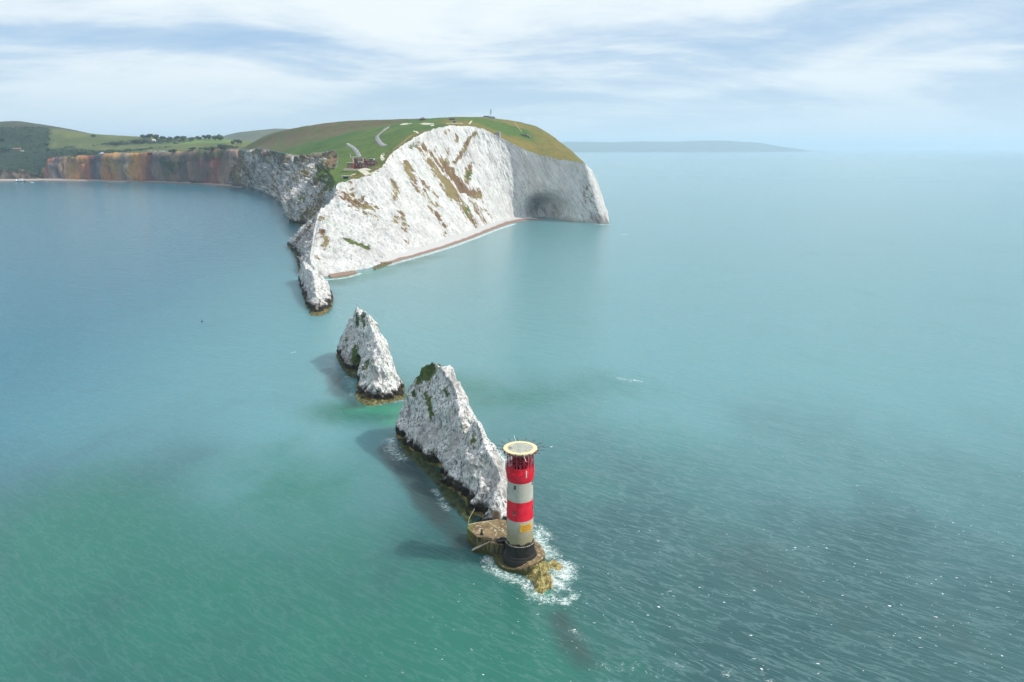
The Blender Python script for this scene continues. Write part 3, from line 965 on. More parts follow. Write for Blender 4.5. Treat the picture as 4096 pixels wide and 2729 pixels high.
lowm = lowm * np.where(row.ravel() < 4.5, 1 - sstep(stn.ravel(), 0.9, 2.0) * (1 - sstep(stn.ravel(), 16.0, 17.0)), 1.0)
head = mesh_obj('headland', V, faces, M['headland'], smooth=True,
                attrs={'top': topm.ravel(), 'brown': brown * (1 - topm.ravel()), 'turf': turf, 'stain_shade': stain_shade, 'bare': bare, 'ochre': ochre, 'heath': heath, 'low': lowm})
head.data.set_sharp_from_angle(angle=R(38))
tag(head, 'white chalk headland with green turf on top', kind='structure')


def ground(x, y, bvh=None, z0=400):
    r = (bvh or bvh_head).ray_cast(Vector((x, y, z0)), Vector((0, 0, -1)))
    return 0.0 if r[0] is None else r[0].z


# ------------------------------------------------------------------ beaches
def beach(name, water, width, zt, mat, label, inland):
    """strip from the waterline up to the cliff foot"""
    c, _ = catmull(np.array([pz(u, v) for u, v in water]), 12)
    n = len(c)
    inl = np.array(inland, float)
    inl /= np.linalg.norm(inl)
    wd = np.interp(np.linspace(0, 1, n), np.linspace(0, 1, len(width)), width)
    rows = []
    for k, (t, z) in enumerate([(-0.25, -1.2), (0, 0.0), (0.25, 0.35), (0.5, 0.55), (0.75, 0.8), (1.0, 1.0), (1.5, 1.25), (2.3, 1.5)]):
        q = c + inl * (wd[:, None] * t)
        ar = np.linspace(0, 1, n)
        q[:, 2] = (z * zt if z > 0 else z) - 2.6 * (1 - sstep(ar, 0.0, 0.07)) - 2.6 * sstep(ar, 0.93, 1.0)
        q[:, 2] += 0.25 * fbm(q / 9, 3) * (1 if z > 0 else 0)
        rows.append(q)
    G = np.stack(rows, 1)
    o = mesh_obj(name, G.reshape(-1, 3), grid_faces(n, len(rows)), mat, smooth=True)
    return tag(o, label, kind='structure')


beach('shingle_beach', [(1545, 1058), (1600, 1042), (1700, 1015), (1800, 984), (1900, 948), (1990, 912), (2060, 890), (2130, 880), (2220, 882)], [6, 16, 17, 18, 20, 26, 40, 40, 30], 3.2, M['shingle'], 'grey shingle beach below the white cliff', (-0.82, 0.57, 0))
beach('red_beach', [(1320, 1112), (1350, 1110), (1400, 1102), (1432, 1092)], [3, 5, 5, 2], 1.1, M['red_sand'], 'small red sand beach at the foot of the headland', (-0.45, 0.89, 0))


# ------------------------------------------------------------------ coloured cliff, fields and moor round the far bay
B_ = []


def bst(foot, top, f1, f2, sky_, back):
    B_.append([foot, None, None, top, f1, f2, sky_, back])


bst(pz(-420, 724), py(-420, 690, 2500), py(-420, 640, 2650), py(-420, 560, 2800), py(-420, 500, 2950), W(-2700, 3600, 60))
bst(pz(-150, 723), py(-150, 690, 2500), py(-150, 640, 2620), py(-150, 560, 2750), py(-150, 492, 2900), W(-2500, 3600, 60))
bst(pz(0, 722), py(0, 690, 2490), py(0, 632, 2580), py(0, 560, 2720), py(0, 512, 2860), W(-2300, 3600, 60))
bst(pz(90, 721), py(100, 690, 2480), py(100, 635, 2560), py(100, 570, 2700), py(100, 512, 2860), W(-2200, 3600, 60))
bst(pz(150, 721), py(165, 688, 2470), py(160, 640, 2540), py(160, 575, 2690), py(180, 513, 2880), W(-2100, 3600, 60))
bst(pz(185, 721), py(212, 634, 2480), py(215, 618, 2560), py(220, 575, 2700), py(250, 520, 2900), W(-2000, 3600, 60))
bst(pz(270, 722), py(276, 627, 2440), py(280, 610, 2520), py(290, 575, 2690), py(330, 532, 2920), W(-1900, 3600, 60))
bst(pz(370, 723), py(374, 622, 2400), py(378, 606, 2500), py(390, 575, 2700), py(410, 540, 2950), W(-1800, 3600, 60))
bst(pz(440, 725), py(433, 617, 2360), py(440, 603, 2480), py(460, 575, 2700), py(490, 545, 2980), W(-1700, 3600, 60))
bst(pz(520, 726), py(515, 614, 2330), py(520, 600, 2450), py(540, 575, 2700), py(570, 549, 3000), W(-1600, 3600, 60))
bst(pz(610, 728), py(595, 611, 2300), py(600, 600, 2420), py(620, 575, 2680), py(640, 552, 3000), W(-1500, 3600, 60))
bst(pz(700, 731), py(690, 612, 2250), py(690, 600, 2400), py(700, 578, 2650), py(720, 554, 2980), W(-1400, 3600, 60))
bst(pz(800, 736), py(807, 603, 2200), py(800, 592, 2380), py(800, 575, 2620), py(810, 556, 2950), W(-1300, 3600, 60))
bst(pz(880, 740), py(880, 597, 2150), py(880, 585, 2330), py(880, 570, 2600), py(890, 559, 2950), W(-1200, 3600, 60))
bst(pz(925, 744), py(930, 596, 2110), py(940, 585, 2300), py(950, 572, 2580), py(960, 565, 2950), W(-1100, 3600, 60))
bst(W(-700, 2080, -5), W(-650, 2160, 85), W(-620, 2350, 90), W(-600, 2600, 95), W(-560, 2950, 85), W(-500, 3600, 60))
bc = fill_rows(B_)
bc[:, 0, 2] -= 3
A1, _bs = catmull(bc, [14, 14, 14, 14, 14, 18, 18, 18, 18, 18, 18, 18, 18, 14, 12])
A2, _br = catmull(np.swapaxes(A1, 0, 1), [14, 14, 14, 14, 14, 16, 6])
Q = np.swapaxes(A2, 0, 1).copy()
brw = np.broadcast_to(_br[None], Q.shape[:2])
bsn = np.broadcast_to(_bs[:, None], Q.shape[:2])
btop = sstep(brw, 2.9, 3.05)
Qn = gnormals(Q)
if Qn[60, 60, 2] < 0:
    Qn = -Qn
qB = stretched(Q, np.array([0, 0, 1.0]), 0.22, 1.0)
dB = (26 * (ridged(qB / 75, 3) * 0.7 - 0.4) + 9 * (ridged(qB / 24, 3) * 0.7 - 0.4)) * (1 - btop) * sstep(brw, 0.0, 0.4) * (0.35 + 0.65 * sstep(3 - brw, 0.0, 0.4))
Q = Q + Qn * dB[..., None]
Q[..., 2] += btop * 2.0 * fbm(Q / 60, 4)
VB = Q.reshape(-1, 3)
fB = grid_faces(*Q.shape[:2])
bvh_bay = BVHTree.FromPolygons([tuple(p) for p in VB.tolist()], fB.tolist())
# 'along' follows the photograph's left-to-right run of the beds (0 .. 1 over the bay)
along = np.interp(bsn, np.arange(16), [0, 0, 0, 0.09, 0.15, 0.19, 0.285, 0.39, 0.47, 0.56, 0.655, 0.75, 0.86, 0.93, 1.0, 1.0])
leftwood = (1 - sstep(bsn, 4.2, 5.2))
green = np.maximum(leftwood * 0.42, 0) + paint(VB, [([(640, 640), (680, 670), (720, 655)], 18, 0.6), ([(690, 690), (660, 705)], 14, 0.5), ([(780, 620), (800, 680), (820, 700)], 30, 0.35), ([(860, 610), (800, 610)], 25, 0.6)], bvh_bay).reshape(bsn.shape)
scrub = leftwood * 0.75 + paint(VB, [([(0, 600), (60, 640), (130, 650), (190, 640)], 60, 0.9), ([(240, 600), (350, 615), (520, 605)], 45, 0.62), ([(420, 580), (480, 570)], 50, 0.5), ([(500, 575), (600, 565), (700, 570)], 70, 0.7),
                                     ([(560, 600), (650, 590)], 40, 0.5), ([(800, 598), (870, 590), (920, 590)], 35, 0.7)], bvh_bay).reshape(bsn.shape)
meadow = paint(VB, [([(780, 566), (850, 562), (920, 568)], 60, 0.9)], bvh_bay).reshape(bsn.shape)
bay = mesh_obj('bay_hillside', VB, fB, M['bands'], smooth=True, attrs={'along': along, 'top': btop, 'green': green, 'scrub': scrub, 'meadow': np.clip(meadow * 1.2, 0, 1)})
tag(bay, 'orange, red and slate coloured sand cliff with fields above', kind='structure')
beach('bay_beach', [(-300, 728), (0, 726), (200, 724), (400, 727), (600, 731), (800, 739), (900, 746), (960, 753)], [22, 22, 22, 22, 24, 26, 20, 10], 3.5, M['far_beach'], 'narrow beach below the coloured cliff', (0.1, 1, 0))


def ridge(name, pts, Y0, Y1, zb, mat, label, depth=900.0, rough=6.0):
    """a far hill: skyline through photo points, falling to the front and the back"""
    L = np.array([py(u, v, Y0 + (Y1 - Y0) * i / (len(pts) - 1)) for i, (u, v) in enumerate(pts)])
    c, _ = catmull(L, 14)
    G = []
    for t in np.linspace(-1, 1, 25):
        q = c.copy()
        q[:, 1] += t * depth
        f = (1 - abs(t) ** 1.6)
        q[:, 2] = zb + (c[:, 2] - zb) * f
        q[:, 2] += rough * fbm(q / (depth * 0.22), 4) * min(1, f * 2) * (0.25 if abs(t) < 0.12 else 1)
        G.append(q)
    G = np.stack(G, 1)
    o = mesh_obj(name, G.reshape(-1, 3), grid_faces(*G.shape[:2]), mat, smooth=True)
    return tag(o, label, kind='structure')


ridge('moor_hill', [(-500, 520), (-250, 492), (-80, 488), (0, 487), (80, 485), (150, 495), (250, 511), (330, 527), (400, 545)], 2900, 3150, -5, M['heather_hill'], 'dark heather hill left of the bay', 330, 5)
ridge('misty_hill', [(700, 600), (800, 575), (900, 545), (960, 530), (1040, 520), (1120, 515), (1200, 520), (1400, 540)], 4300, 4700, 20, M['far_hill'], 'misty far hill behind the down', 600, 8)
ridge('distant_coast', [(2050, 575), (2200, 569), (2330, 567), (2450, 569), (2560, 566), (2700, 567), (2800, 563), (2900, 563), (2960, 567), (3030, 571), (3080, 582), (3130, 591), (3160, 597)], 21000, 24000, -10, M['far_hill'], 'pale blue distant coast on the horizon', 2500, 10)

# ------------------------------------------------------------------ sea
def axis(parts):
    out = []
    for a, b, n in parts:
        out += list(np.linspace(a, b, n, endpoint=False))
    return out


def geo(a, b, n):
    return list(a * (b / a) ** (np.arange(n) / n)) + [b]


xs = [-x for x in geo(260, 45000, 40)[::-1]][:-1] + axis([(-260, -50, 60), (-50, -32, 14), (-32, 36, 76), (36, 60, 16), (60, 260, 40)]) + geo(260, 45000, 40)
ys = [-2000, -400, -50, 40, 80, 100] + axis([(110, 140, 20), (140, 195, 62), (195, 320, 80), (320, 640, 90), (640, 1150, 60), (1150, 2600, 50)]) + geo(2600, 44000, 40)
XX, YY = np.meshgrid(xs, ys, indexing='ij')
SV = np.stack([XX, YY, np.zeros_like(XX)], -1).reshape(-1, 3)


def sea_paint(strokes):
    a = np.zeros(len(SV))
    for pts, r, k in strokes:
        a = np.maximum(a, k * np.exp(-(seg_dist(SV, [pz(u, v) for u, v in pts]) / r) ** 2))
    return a


shal = sea_paint([([(300, 2100), (700, 2350), (1300, 2600), (1900, 2650)], 45, 0.95), ([(1150, 1950), (950, 2150), (1500, 2350)], 36, 0.70), ([(1400, 1640), (1550, 1660)], 16, 0.95), ([(1700, 1550), (2050, 1580), (2300, 1560)], 34, 0.62),
                  ([(2300, 2700), (2500, 2650)], 9, 0.7), ([(2600, 2350)], 5, 0.3), ([(0, 2600), (600, 2700)], 30, 0.6), ([(1320, 1130), (1500, 1090), (1700, 1030)], 22, 0.7), ([(2300, 1700), (2500, 1900)], 40, 0.35)])
vivid = sea_paint([([(1450, 1630), (1580, 1640)], 10, 0.62), ([(1600, 1680), (1560, 1690)], 6, 0.6), ([(2160, 2150), (2190, 2230), (2230, 2290)], 2.5, 0.55), ([(2185, 2370)], 2.5, 0.75), ([(1300, 1118), (1400, 1106), (1480, 1090), (1560, 1062)], 4, 0.9),
                   ([(2120, 2080)], 3, 0.4)])
weed = sea_paint([([(2250, 2470), (2300, 2580), (2350, 2640)], 7, 0.62), ([(1560, 1790), (1640, 1900), (1760, 2070), (1850, 2170)], 7, 0.75), ([(1330, 1480), (1370, 1560), (1430, 1620)], 8, 0.66),  # strokes left of the stacks paint their dark reflection on the water
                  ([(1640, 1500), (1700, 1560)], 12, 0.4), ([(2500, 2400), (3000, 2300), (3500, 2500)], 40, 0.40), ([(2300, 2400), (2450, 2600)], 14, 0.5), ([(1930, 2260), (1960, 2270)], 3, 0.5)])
foam = sea_paint([([(1955, 2240), (1975, 2275), (2015, 2300), (2070, 2318)], 2.3, 0.66), ([(2110, 2325), (2140, 2380), (2185, 2395)], 2.6, 0.64), ([(2180, 2280), (2240, 2260), (2262, 2270), (2258, 2310)], 2.7, 0.92), ([(2215, 2310), (2230, 2340)], 3.0, 0.9),
                  ([(2145, 2140), (2165, 2190), (2200, 2220)], 2.8, 0.78), ([(2150, 2110), (2190, 2150)], 2.5, 0.5), ([(2180, 2400), (2250, 2400)], 2.5, 0.45), ([(2260, 2410), (2300, 2380)], 1.4, 0.62),
                  ([(1560, 1760), (1570, 1800), (1610, 1835)], 3.0, 0.55), ([(1740, 1960), (1790, 2040)], 1.6, 0.42), ([(1995, 1810), (2020, 1840)], 4.0, 0.60), ([(1350, 1425), (1400, 1500), (1420, 1585)], 2.5, 0.35),
                  ([(1480, 1625), (1620, 1600)], 1.5, 0.4), ([(1215, 1262), (1310, 1262)], 2.0, 0.35), ([(1290, 1120), (1350, 1116), (1400, 1108), (1440, 1094)], 2.6, 0.8), ([(1550, 1062), (1700, 1020), (1800, 990), (1900, 954), (1990, 918), (2060, 895)], 4.0, 0.82),
                  ([(2380, 900), (2440, 898)], 4, 0.7), ([(2280, 2520), (2340, 2560)], 1.2, 0.34), ([(2400, 2660), (2600, 2690), (2750, 2660)], 2.5, 0.22), ([(2900, 2690), (3100, 2720)], 3, 0.2),
                  ([(2480, 1515), (2560, 1525)], 2.2, 0.40), ([(2490, 938), (2520, 940)], 3, 0.5), ([(1165, 1410), (1185, 1405)], 2.0, 0.4), ([(2010, 2070)], 2, 0.4)])
sky_gleam = sstep(SV[:, 1] + 0.30 * np.abs(SV[:, 0]), 105, 400)  # far water painted paler in place of stronger sky reflection
sky_gleam = np.maximum(sky_gleam, sea_paint([([(1000, 1640), (1300, 1750), (1150, 1900)], 55, 0.85), ([(2300, 1500), (2700, 1650)], 60, 0.85)]))  # central patches painted paler for the brighter light there
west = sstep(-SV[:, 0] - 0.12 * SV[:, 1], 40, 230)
glints = np.clip(sea_paint([([(2600, 2700), (3600, 2600), (4300, 2500)], 75, 0.75), ([(3700, 2000), (4200, 1900)], 90, 0.5), ([(1900, 1330), (2350, 1400), (2600, 1520)], 60, 0.45), ([(2300, 2600)], 30, 0.5)]), 0, 1)
sea = mesh_obj('sea', SV, grid_faces(len(xs), len(ys)), M['sea'], smooth=True, attrs={'shal': shal, 'vivid': vivid, 'weed': weed, 'foam': foam, 'glints': glints, 'sky_gleam': sky_gleam, 'west': west})
tag(sea, 'green and blue sea around the rocks', kind='structure')

# ------------------------------------------------------------------ chalk stacks
def stack(name, rows, label, spans, rspans=(26, 30, 30, 12, 26, 20), amp=1.0, dip=(-0.1, -0.42, 0.90), paints=None, seed=0.0, cave=None, ledge=None):
    """rows: stations of [LF, L1, L2, RG, RS, R1, RF] from the far end to the near end"""
    c = fill_rows(rows)
    a, ts = catmull(c, spans)
    b, tr = linrows(np.swapaxes(a, 0, 1), list(rspans))
    G = np.swapaxes(b, 0, 1).copy()
    rw = np.broadcast_to(tr[None], G.shape[:2])
    sn = np.broadcast_to(ts[:, None], G.shape[:2])
    nn = gnormals(G)
    cen = G.mean((0, 1))
    if ((G - cen) * nn).sum(-1).mean() < 0:
        nn = -nn
    dp = np.array(dip, float)
    dp /= np.linalg.norm(dp)
    q = stretched(G, dp, 0.13, 1.0) + seed
    q2 = stretched(G, dp, 0.24, 1.0) + seed * 2
    dd = 3.2 * (ridged(q / 9.0, 2) * 0.6 - 0.45) + 1.6 * (ridged(q / 3.4, 2) * 0.6 - 0.45) + 0.34 * (ridged(q2 / 1.2, 3) * 0.6 - 0.4) + 0.9 * fbm(G / 8 + seed, 2)
    dd = dd + 0.40 * np.round(gnoise(q2 / 2.6) * 3) / 3
    crest = np.exp(-((rw - 3) / 0.35) ** 2)
    dd = dd * (0.45 + 0.55 * sstep(np.minimum(rw, 6 - rw), 0.0, 0.5)) * (1 - 0.55 * crest)
    G = G + nn * (dd * amp)[..., None]
    G[..., 2] += crest * amp * (0.8 * fbm(G / 2.2 + seed, 3) + 0.9 * ridged(G / 4.5 + seed, 2) * 0.5)
    if cave:
        for (u, v, Y, r, dep, vec) in cave:
            cp = py(u, v, Y)
            e = np.exp(-(np.linalg.norm((G - cp) / np.array(r), axis=-1) ** 2) ** 1.4)
            G += e[..., None] * np.array(vec) * dep
    Vt = G.reshape(-1, 3)
    fc = grid_faces(*G.shape[:2])
    bv = BVHTree.FromPolygons([tuple(p) for p in Vt.tolist()], fc.tolist())
    pa = paints or {}
    at = {k: paint(Vt, pa.get(k, []), bv) for k in ('brown', 'turf', 'stain_shade')}
    at['low'] = np.ones(len(Vt))
    o = mesh_obj(name, Vt, fc, M['stack'], attrs=at)
    tag(o, label, 'sea stack', 'chalk sea stacks in a line')
    return o, bv


def srow(LF, RG, wr, drop=None, rs=(2.2, 1.2, 1.6), zf=-2.0, zr=-2.0, L1=None, L2=None):
    """left foot, crest, distance of the right foot; the crest shoulder leans to the sunny side"""
    LF = LF.copy()
    LF[2] += zf
    n = np.array([0.80, 0.58, 0])
    RS = RG + n * rs[0] - np.array([0, 0, rs[1]])
    RF = RG + n * wr
    RF[2] = zr
    R1 = RS * 0.45 + RF * 0.55 + n * rs[2]
    return [LF, L1, L2, RG, RS, R1, RF]


def cap_row(r, f=0.15, dz=-1.5, dy=0.0):
    """closing row for an end: everything drawn in to the middle, below water"""
    c = (r[0] + r[-1]) / 2 + np.array([0, dy, 0])
    out = []
    for p in r:
        out.append(None if p is None else c + (p - c) * f)
    for p in out:
        if p is not None:
            p[2] = min(p[2], 0) + dz
    return out


r1 = [
    srow(pz(1592, 1738), py(1598, 1688, 256), 7),
    srow(pz(1598, 1756), py(1630, 1566, 253), 10),
    srow(pz(1636, 1795), py(1676, 1500, 246), 12),
    srow(pz(1680, 1833), py(1728, 1452, 238), 13, rs=(2.6, 0.6, 1.6)),
    srow(pz(1718, 1870), py(1768, 1480, 231), 13, rs=(3.4, 0.9, 1.6)),
    srow(pz(1748, 1900), py(1804, 1526, 224), 12, rs=(3.2, 1.0, 1.6)),
    srow(pz(1764, 1924), py(1830, 1592, 218), 11, rs=(2.4, 1.2, 1.6)),
    srow(pz(1776, 1946), py(1842, 1672, 213.5), 11, rs=(2.0, 1.0, 1.6)),
    srow(pz(1786, 1962), py(1864, 1742, 210), 10, rs=(2.6, 0.4, 1.6)),
    srow(pz(1820, 2002), py(1906, 1688, 204.5), 11, rs=(1.2, 1.6, 1.6)),
    srow(pz(1856, 2038), py(1938, 1780, 199), 10, rs=(2.4, 1.4, 1.4)),
    srow(pz(1878, 2066), py(1974, 1846, 195), 9, rs=(2.4, 1.6, 1.2)),
    srow(pz(1893, 2082), py(1998, 1905, 192), 8, rs=(2.0, 1.6, 1.0)),
    srow(pz(1901, 2092, 3.2), py(2004, 1965, 188.5), 6.5, rs=(1.5, 1.6, 0.8), zf=-4),
    srow(pz(1916, 2098, 3.2), py(1996, 2060, 182.6), 5, rs=(1.2, 0.8, 0.5), zf=-4),
]
r1 = [cap_row(r1[0])] + r1 + [cap_row(r1[-1], 0.7, -1.0, 0.8)]
stack1, bvh1 = stack('sea_stack', r1, 'largest grey white chalk stack with two peaks right behind the lighthouse', [8, 16, 20, 20, 20, 20, 18, 16, 14, 22, 20, 18, 16, 14, 12, 10],
                     paints={'turf': [([(1725, 1465), (1690, 1500), (1675, 1515)], 3.2, 0.85), ([(1735, 1480), (1715, 1510)], 2.6, 0.75), ([(1655, 1575), (1665, 1580)], 1.8, 0.8), ([(1700, 1575), (1715, 1600)], 1.5, 0.7), ([(1720, 1625), (1725, 1645)], 1.8, 0.85),
                                      ([(1785, 1560), (1790, 1580)], 1.8, 0.7), ([(1890, 1750), (1895, 1765)], 1.3, 0.55), ([(1855, 1720)], 1.6, 0.5)],
                             'stain_shade': [([(1640, 1640), (1700, 1700)], 5, 0.30), ([(1800, 1880), (1850, 1960)], 5, 0.25)]},
                     cave=[(1745, 1860, 222, (3.5, 4.5, 4.5), 3.6, (0.8, 0.5, 0.1)), (1700, 1838, 231, (3, 4, 3), 2.2, (0.8, 0.5, 0)), (1850, 1975, 199, (2.5, 4.5, 2.5), 2.2, (0.8, 0.5, 0)), (1830, 2005, 200, (2.5, 4.5, 2.5), 2.0, (0.8, 0.5, 0))], seed=2.0)

r2 = [
    srow(pz(1352, 1412), py(1358, 1370, 362), 9),
    srow(pz(1352, 1424), py(1374, 1326, 357), 12),
    srow(pz(1366, 1455), py(1402, 1287, 350), 13),
    srow(pz(1386, 1484), py(1428, 1240, 341), 13, rs=(1.0, 1.2, 1.6)),
    srow(pz(1402, 1500), py(1438, 1262, 337), 13, rs=(1.4, 1.2, 1.6)),
    srow(pz(1428, 1506), py(1462, 1247, 331), 12, rs=(1.4, 1.4, 1.4)),
    srow(pz(1432, 1520), py(1478, 1294, 322), 11, rs=(2.0, 1.2, 1.2)),
    srow(pz(1424, 1545), py(1492, 1330, 314), 10, rs=(2.0, 1.2, 1.2)),
    srow(pz(1420, 1574), py(1508, 1368, 306), 10, rs=(1.6, 1.4, 1.2)),
    srow(pz(1440, 1602), py(1526, 1414, 300), 10, rs=(2.0, 2.2, 1.0)),
    srow(pz(1478, 1620), py(1546, 1478, 295.5), 9, rs=(2.0, 2.6, 0.8)),
    srow(pz(1530, 1614), py(1562, 1564, 291.5), 7, rs=(2.0, 1.2, 0.6)),
]
r2 = [cap_row(r2[0])] + r2 + [cap_row(r2[-1], 0.7, -1.0, 0.8)]
stack2, bvh2 = stack('sea_stack', r2, 'pointed chalk stack with a thin needle at its top, middle one of the line', [8, 14, 18, 20, 12, 14, 20, 18, 18, 18, 16, 14, 8], dip=(-0.1, -0.35, 0.92),
                     paints={'turf': [([(1425, 1265), (1428, 1290)], 2.5, 0.75), ([(1458, 1270), (1455, 1300)], 3.2, 0.62), ([(1415, 1415), (1430, 1425), (1425, 1440)], 4.0, 0.9), ([(1470, 1450), (1450, 1480)], 1.6, 0.75), ([(1383, 1358)], 1.8, 0.7)],
                             'stain_shade': [([(1370, 1400), (1380, 1440), (1420, 1480)], 6, 0.55), ([(1440, 1460), (1460, 1440)], 4, 0.3)]},
                     cave=[(1425, 1470, 326, (4, 5, 5), 5.0, (0.8, 0.5, 0)), (1450, 1595, 302, (3.5, 4, 2.5), 2.0, (0.6, 0.7, 0))], seed=9.0)
needle = MB()
nb = py(1429, 1246, 340.5)
needle.lathe([(1.25, -3.0), (0.95, -1.0), (0.75, 0.2), (0.55, 1.2), (0.30, 2.0), (0.08, 2.55)], 9)
needle = needle.build('pinnacle', M['stack'], stack2)
needle.location = nb
me_ = needle.data
for v_ in me_.vertices:
    v_.co += Vector(0.22 * np.array([gnoise(np.array(v_.co) * 0.9 + k * 7.7) for k in range(3)]))

r3 = [
    srow(pz(1196, 1120), py(1208, 1064, 570), 12, rs=(2, 2, 2)),
    srow(pz(1203, 1140), py(1214, 1053, 556), 13, rs=(2.5, 2, 2)),
    srow(pz(1210, 1165), py(1226, 1078, 538), 14, rs=(3.5, 2, 2)),
    srow(pz(1214, 1190), py(1246, 1086, 518), 14, rs=(3.5, 1.6, 2)),
    srow(pz(1222, 1215), py(1254, 1110, 500), 13, rs=(3.0, 2.2, 2)),
    srow(pz(1233, 1240), py(1259, 1145, 484), 12, rs=(2.6, 2.2, 1.6)),
    srow(pz(1247, 1258), py(1266, 1186, 471), 10, rs=(2.5, 2.0, 1.2)),
    srow(pz(1268, 1263), py(1282, 1222, 461), 7, rs=(2.5, 1.6, 0.6)),
]
r3 = [cap_row(r3[0])] + r3 + [cap_row(r3[-1], 0.7, -1.0, 1.0)]
stack3, bvh3 = stack('sea_stack', r3, 'farthest narrow chalk fin standing at the tip of the headland', [6, 16, 18, 18, 18, 16, 16, 14, 8], dip=(-0.15, -0.4, 0.9),
                     paints={'stain_shade': [([(1205, 1160), (1230, 1220), (1250, 1250)], 8, 0.62), ([(1280, 1220), (1300, 1240)], 5, 0.42)], 'brown': [([(1285, 1215), (1300, 1225)], 4, 0.42)]},
                     cave=[(1268, 1208, 464, (2.0, 4, 4), 3.0, (0.3, 0.9, 0))], seed=5.0)


# weedy ledges at the waterline of the stacks
def ledge(name, inner, outer, label, z=0.5, mat='reef', seed=0.0, t0=-0.35):
    a, _ = catmull(np.array([pz(u, v) for u, v in inner]), 12)
    b, _ = catmull(np.array([pz(u, v) for u, v in outer]), 12)
    G = []
    for t in np.linspace(t0, 0.80, 18):
        q = a * (1 - t) + b * t
        q[:, 2] = z * (1 - max(t, 0) ** 2 * 2.0) + (0.7 * fbm(q / 2.2 + seed, 4) + 0.5 * (ridged(q / 1.1 + seed, 3) * 0.5 - 0.4)) * (1 if t < 0.9 else 0.5)
        if t > 0.78:
            q[:, 2] = -1.0
        G.append(q)
    G = np.stack(G, 1)
    o = mesh_obj(name, G.reshape(-1, 3), grid_faces(*G.shape[:2]), M[mat])
    return tag(o, label, 'rock ledge', 'wave cut ledges')


def tide_rock_material():
    m, s = new_mat('tide_rock')
    p = s.n(GEO).outputs['Position']
    n1 = s.noise(p, 0.8, 6, 0.75)
    n2 = s.noise(p, 2.4, 5, 0.7)
    c = s.mix(s.step(n1, 0.38, 0.66), (0.040, 0.038, 0.014), (0.26, 0.22, 0.085))
    c = s.mix(s.step(n2, 0.50, 0.66), c, (0.025, 0.025, 0.014))
    finish(s, c, 0.7, n2, 0.8, 0.3)
    return m


M['tide_rock'] = tide_rock_material()


def weed_ledge_material():
    m, s = new_mat('weed_ledge')
    p = s.n(GEO).outputs['Position']
    n1 = s.noise(p, 0.45, 6, 0.7)
    n2 = s.noise(p, 2.2, 5, 0.7)
    c = s.mix(s.step(n1, 0.38, 0.62), (0.022, 0.032, 0.010), (0.070, 0.090, 0.026))
    c = s.mix(s.step(n2, 0.52, 0.7), c, (0.045, 0.042, 0.028))
    finish(s, c, 0.7, n2, 0.7, 0.2)
    return m


M['weed_ledge'] = weed_ledge_material()
ledge('rock_ledge', [(1591, 1748), (1640, 1805), (1682, 1838), (1749, 1905), (1787, 1966), (1859, 2040), (1890, 2085)], [(1590, 1768), (1622, 1830), (1670, 1880), (1735, 1945), (1785, 2020), (1845, 2085), (1868, 2118)], 'green weedy ledge along the shaded foot of the largest stack', 0.30, 'weed_ledge')
ledge('rock_ledge', [(1352, 1425), (1372, 1462), (1400, 1498), (1425, 1510)], [(1345, 1432), (1362, 1475), (1392, 1510), (1418, 1520)], 'dark weedy ledge at the left foot of the middle pointed stack', 0.45, 'weed_ledge', 4.0)
ledge('rock_ledge', [(1425, 1588), (1470, 1612), (1540, 1604), (1610, 1588)], [(1428, 1606), (1472, 1628), (1545, 1618), (1618, 1602)], 'yellow weed ledge at the near foot of the middle pointed stack', 0.7, 'tide_rock', 6.0)
ledge('rock_ledge', [(1245, 1254), (1280, 1254), (1312, 1240)], [(1243, 1268), (1282, 1268), (1320, 1252)], 'yellow weed ledge round the tip of the farthest chalk fin', 0.7, 'tide_rock', 8.0)
ledge('rock_ledge', [(1490, 1072), (1530, 1058), (1560, 1046)], [(1500, 1084), (1545, 1070), (1572, 1056)], 'low yellow rocks at the left end of the shingle beach', 0.5, 'tide_rock', 3.0, -0.05)

# reef in front of the lighthouse
reef_pts = [(2110, 2260), (2100, 2300), (2125, 2330), (2140, 2362), (2175, 2372), (2208, 2350), (2205, 2320), (2190, 2290), (2200, 2270), (2180, 2250)]
rc = np.mean([pz(u, v) for u, v in reef_pts], 0)
ring, _ = catmull(np.array([pz(u, v) for u, v in reef_pts] + [pz(*reef_pts[0])]), 14)
ring = ring[:-1]
G = []
for t in np.linspace(1.22, 0.02, 44):
    q = rc + (ring - rc) * t
    q[:, :2] += (0.9 * np.stack([fbm(q / 2.0 + 3, 3), fbm(q / 2.0 + 9, 3)], 1)) * t
    q[:, 2] = 1.7 * (1 - t ** 2) - 0.45
    q[:, 2] += (2.0 * (ridged(q / 2.6, 3) * 0.5 - 0.3) + 0.9 * (ridged(q / 0.8, 3) * 0.5 - 0.3)) * (1 if t < 1.0 else 0.4)
    G.append(q)
G = np.stack(G, 0)
reef = mesh_obj('reef_rock', G.reshape(-1, 3), grid_faces(*G.shape[:2], wrap=True), M['reef'])
tag(reef, 'jagged yellow weedy rock in the foam before the lighthouse', 'rock')
G2 = []
rp2 = [(2180, 2240), (2215, 2235), (2250, 2255), (2258, 2280), (2225, 2290), (2195, 2275)]
rc2 = np.mean([pz(u, v) for u, v in rp2], 0)
ring2, _ = catmull(np.array([pz(u, v) for u, v in rp2] + [pz(*rp2[0])]), 8)
ring2 = ring2[:-1]
for t in np.linspace(1.1, 0.02, 16):
    q = rc2 + (ring2 - rc2) * t
    q[:, 2] = 0.55 * (1 - t ** 2) - 0.25 + 0.35 * fbm(q / 1.1, 3)
    G2.append(q)
G2 = np.stack(G2, 0)
tag(mesh_obj('reef_rock', G2.reshape(-1, 3), grid_faces(*G2.shape[:2], wrap=True), M['reef']), 'low rock awash in white surf right of the lighthouse foot', 'rock')

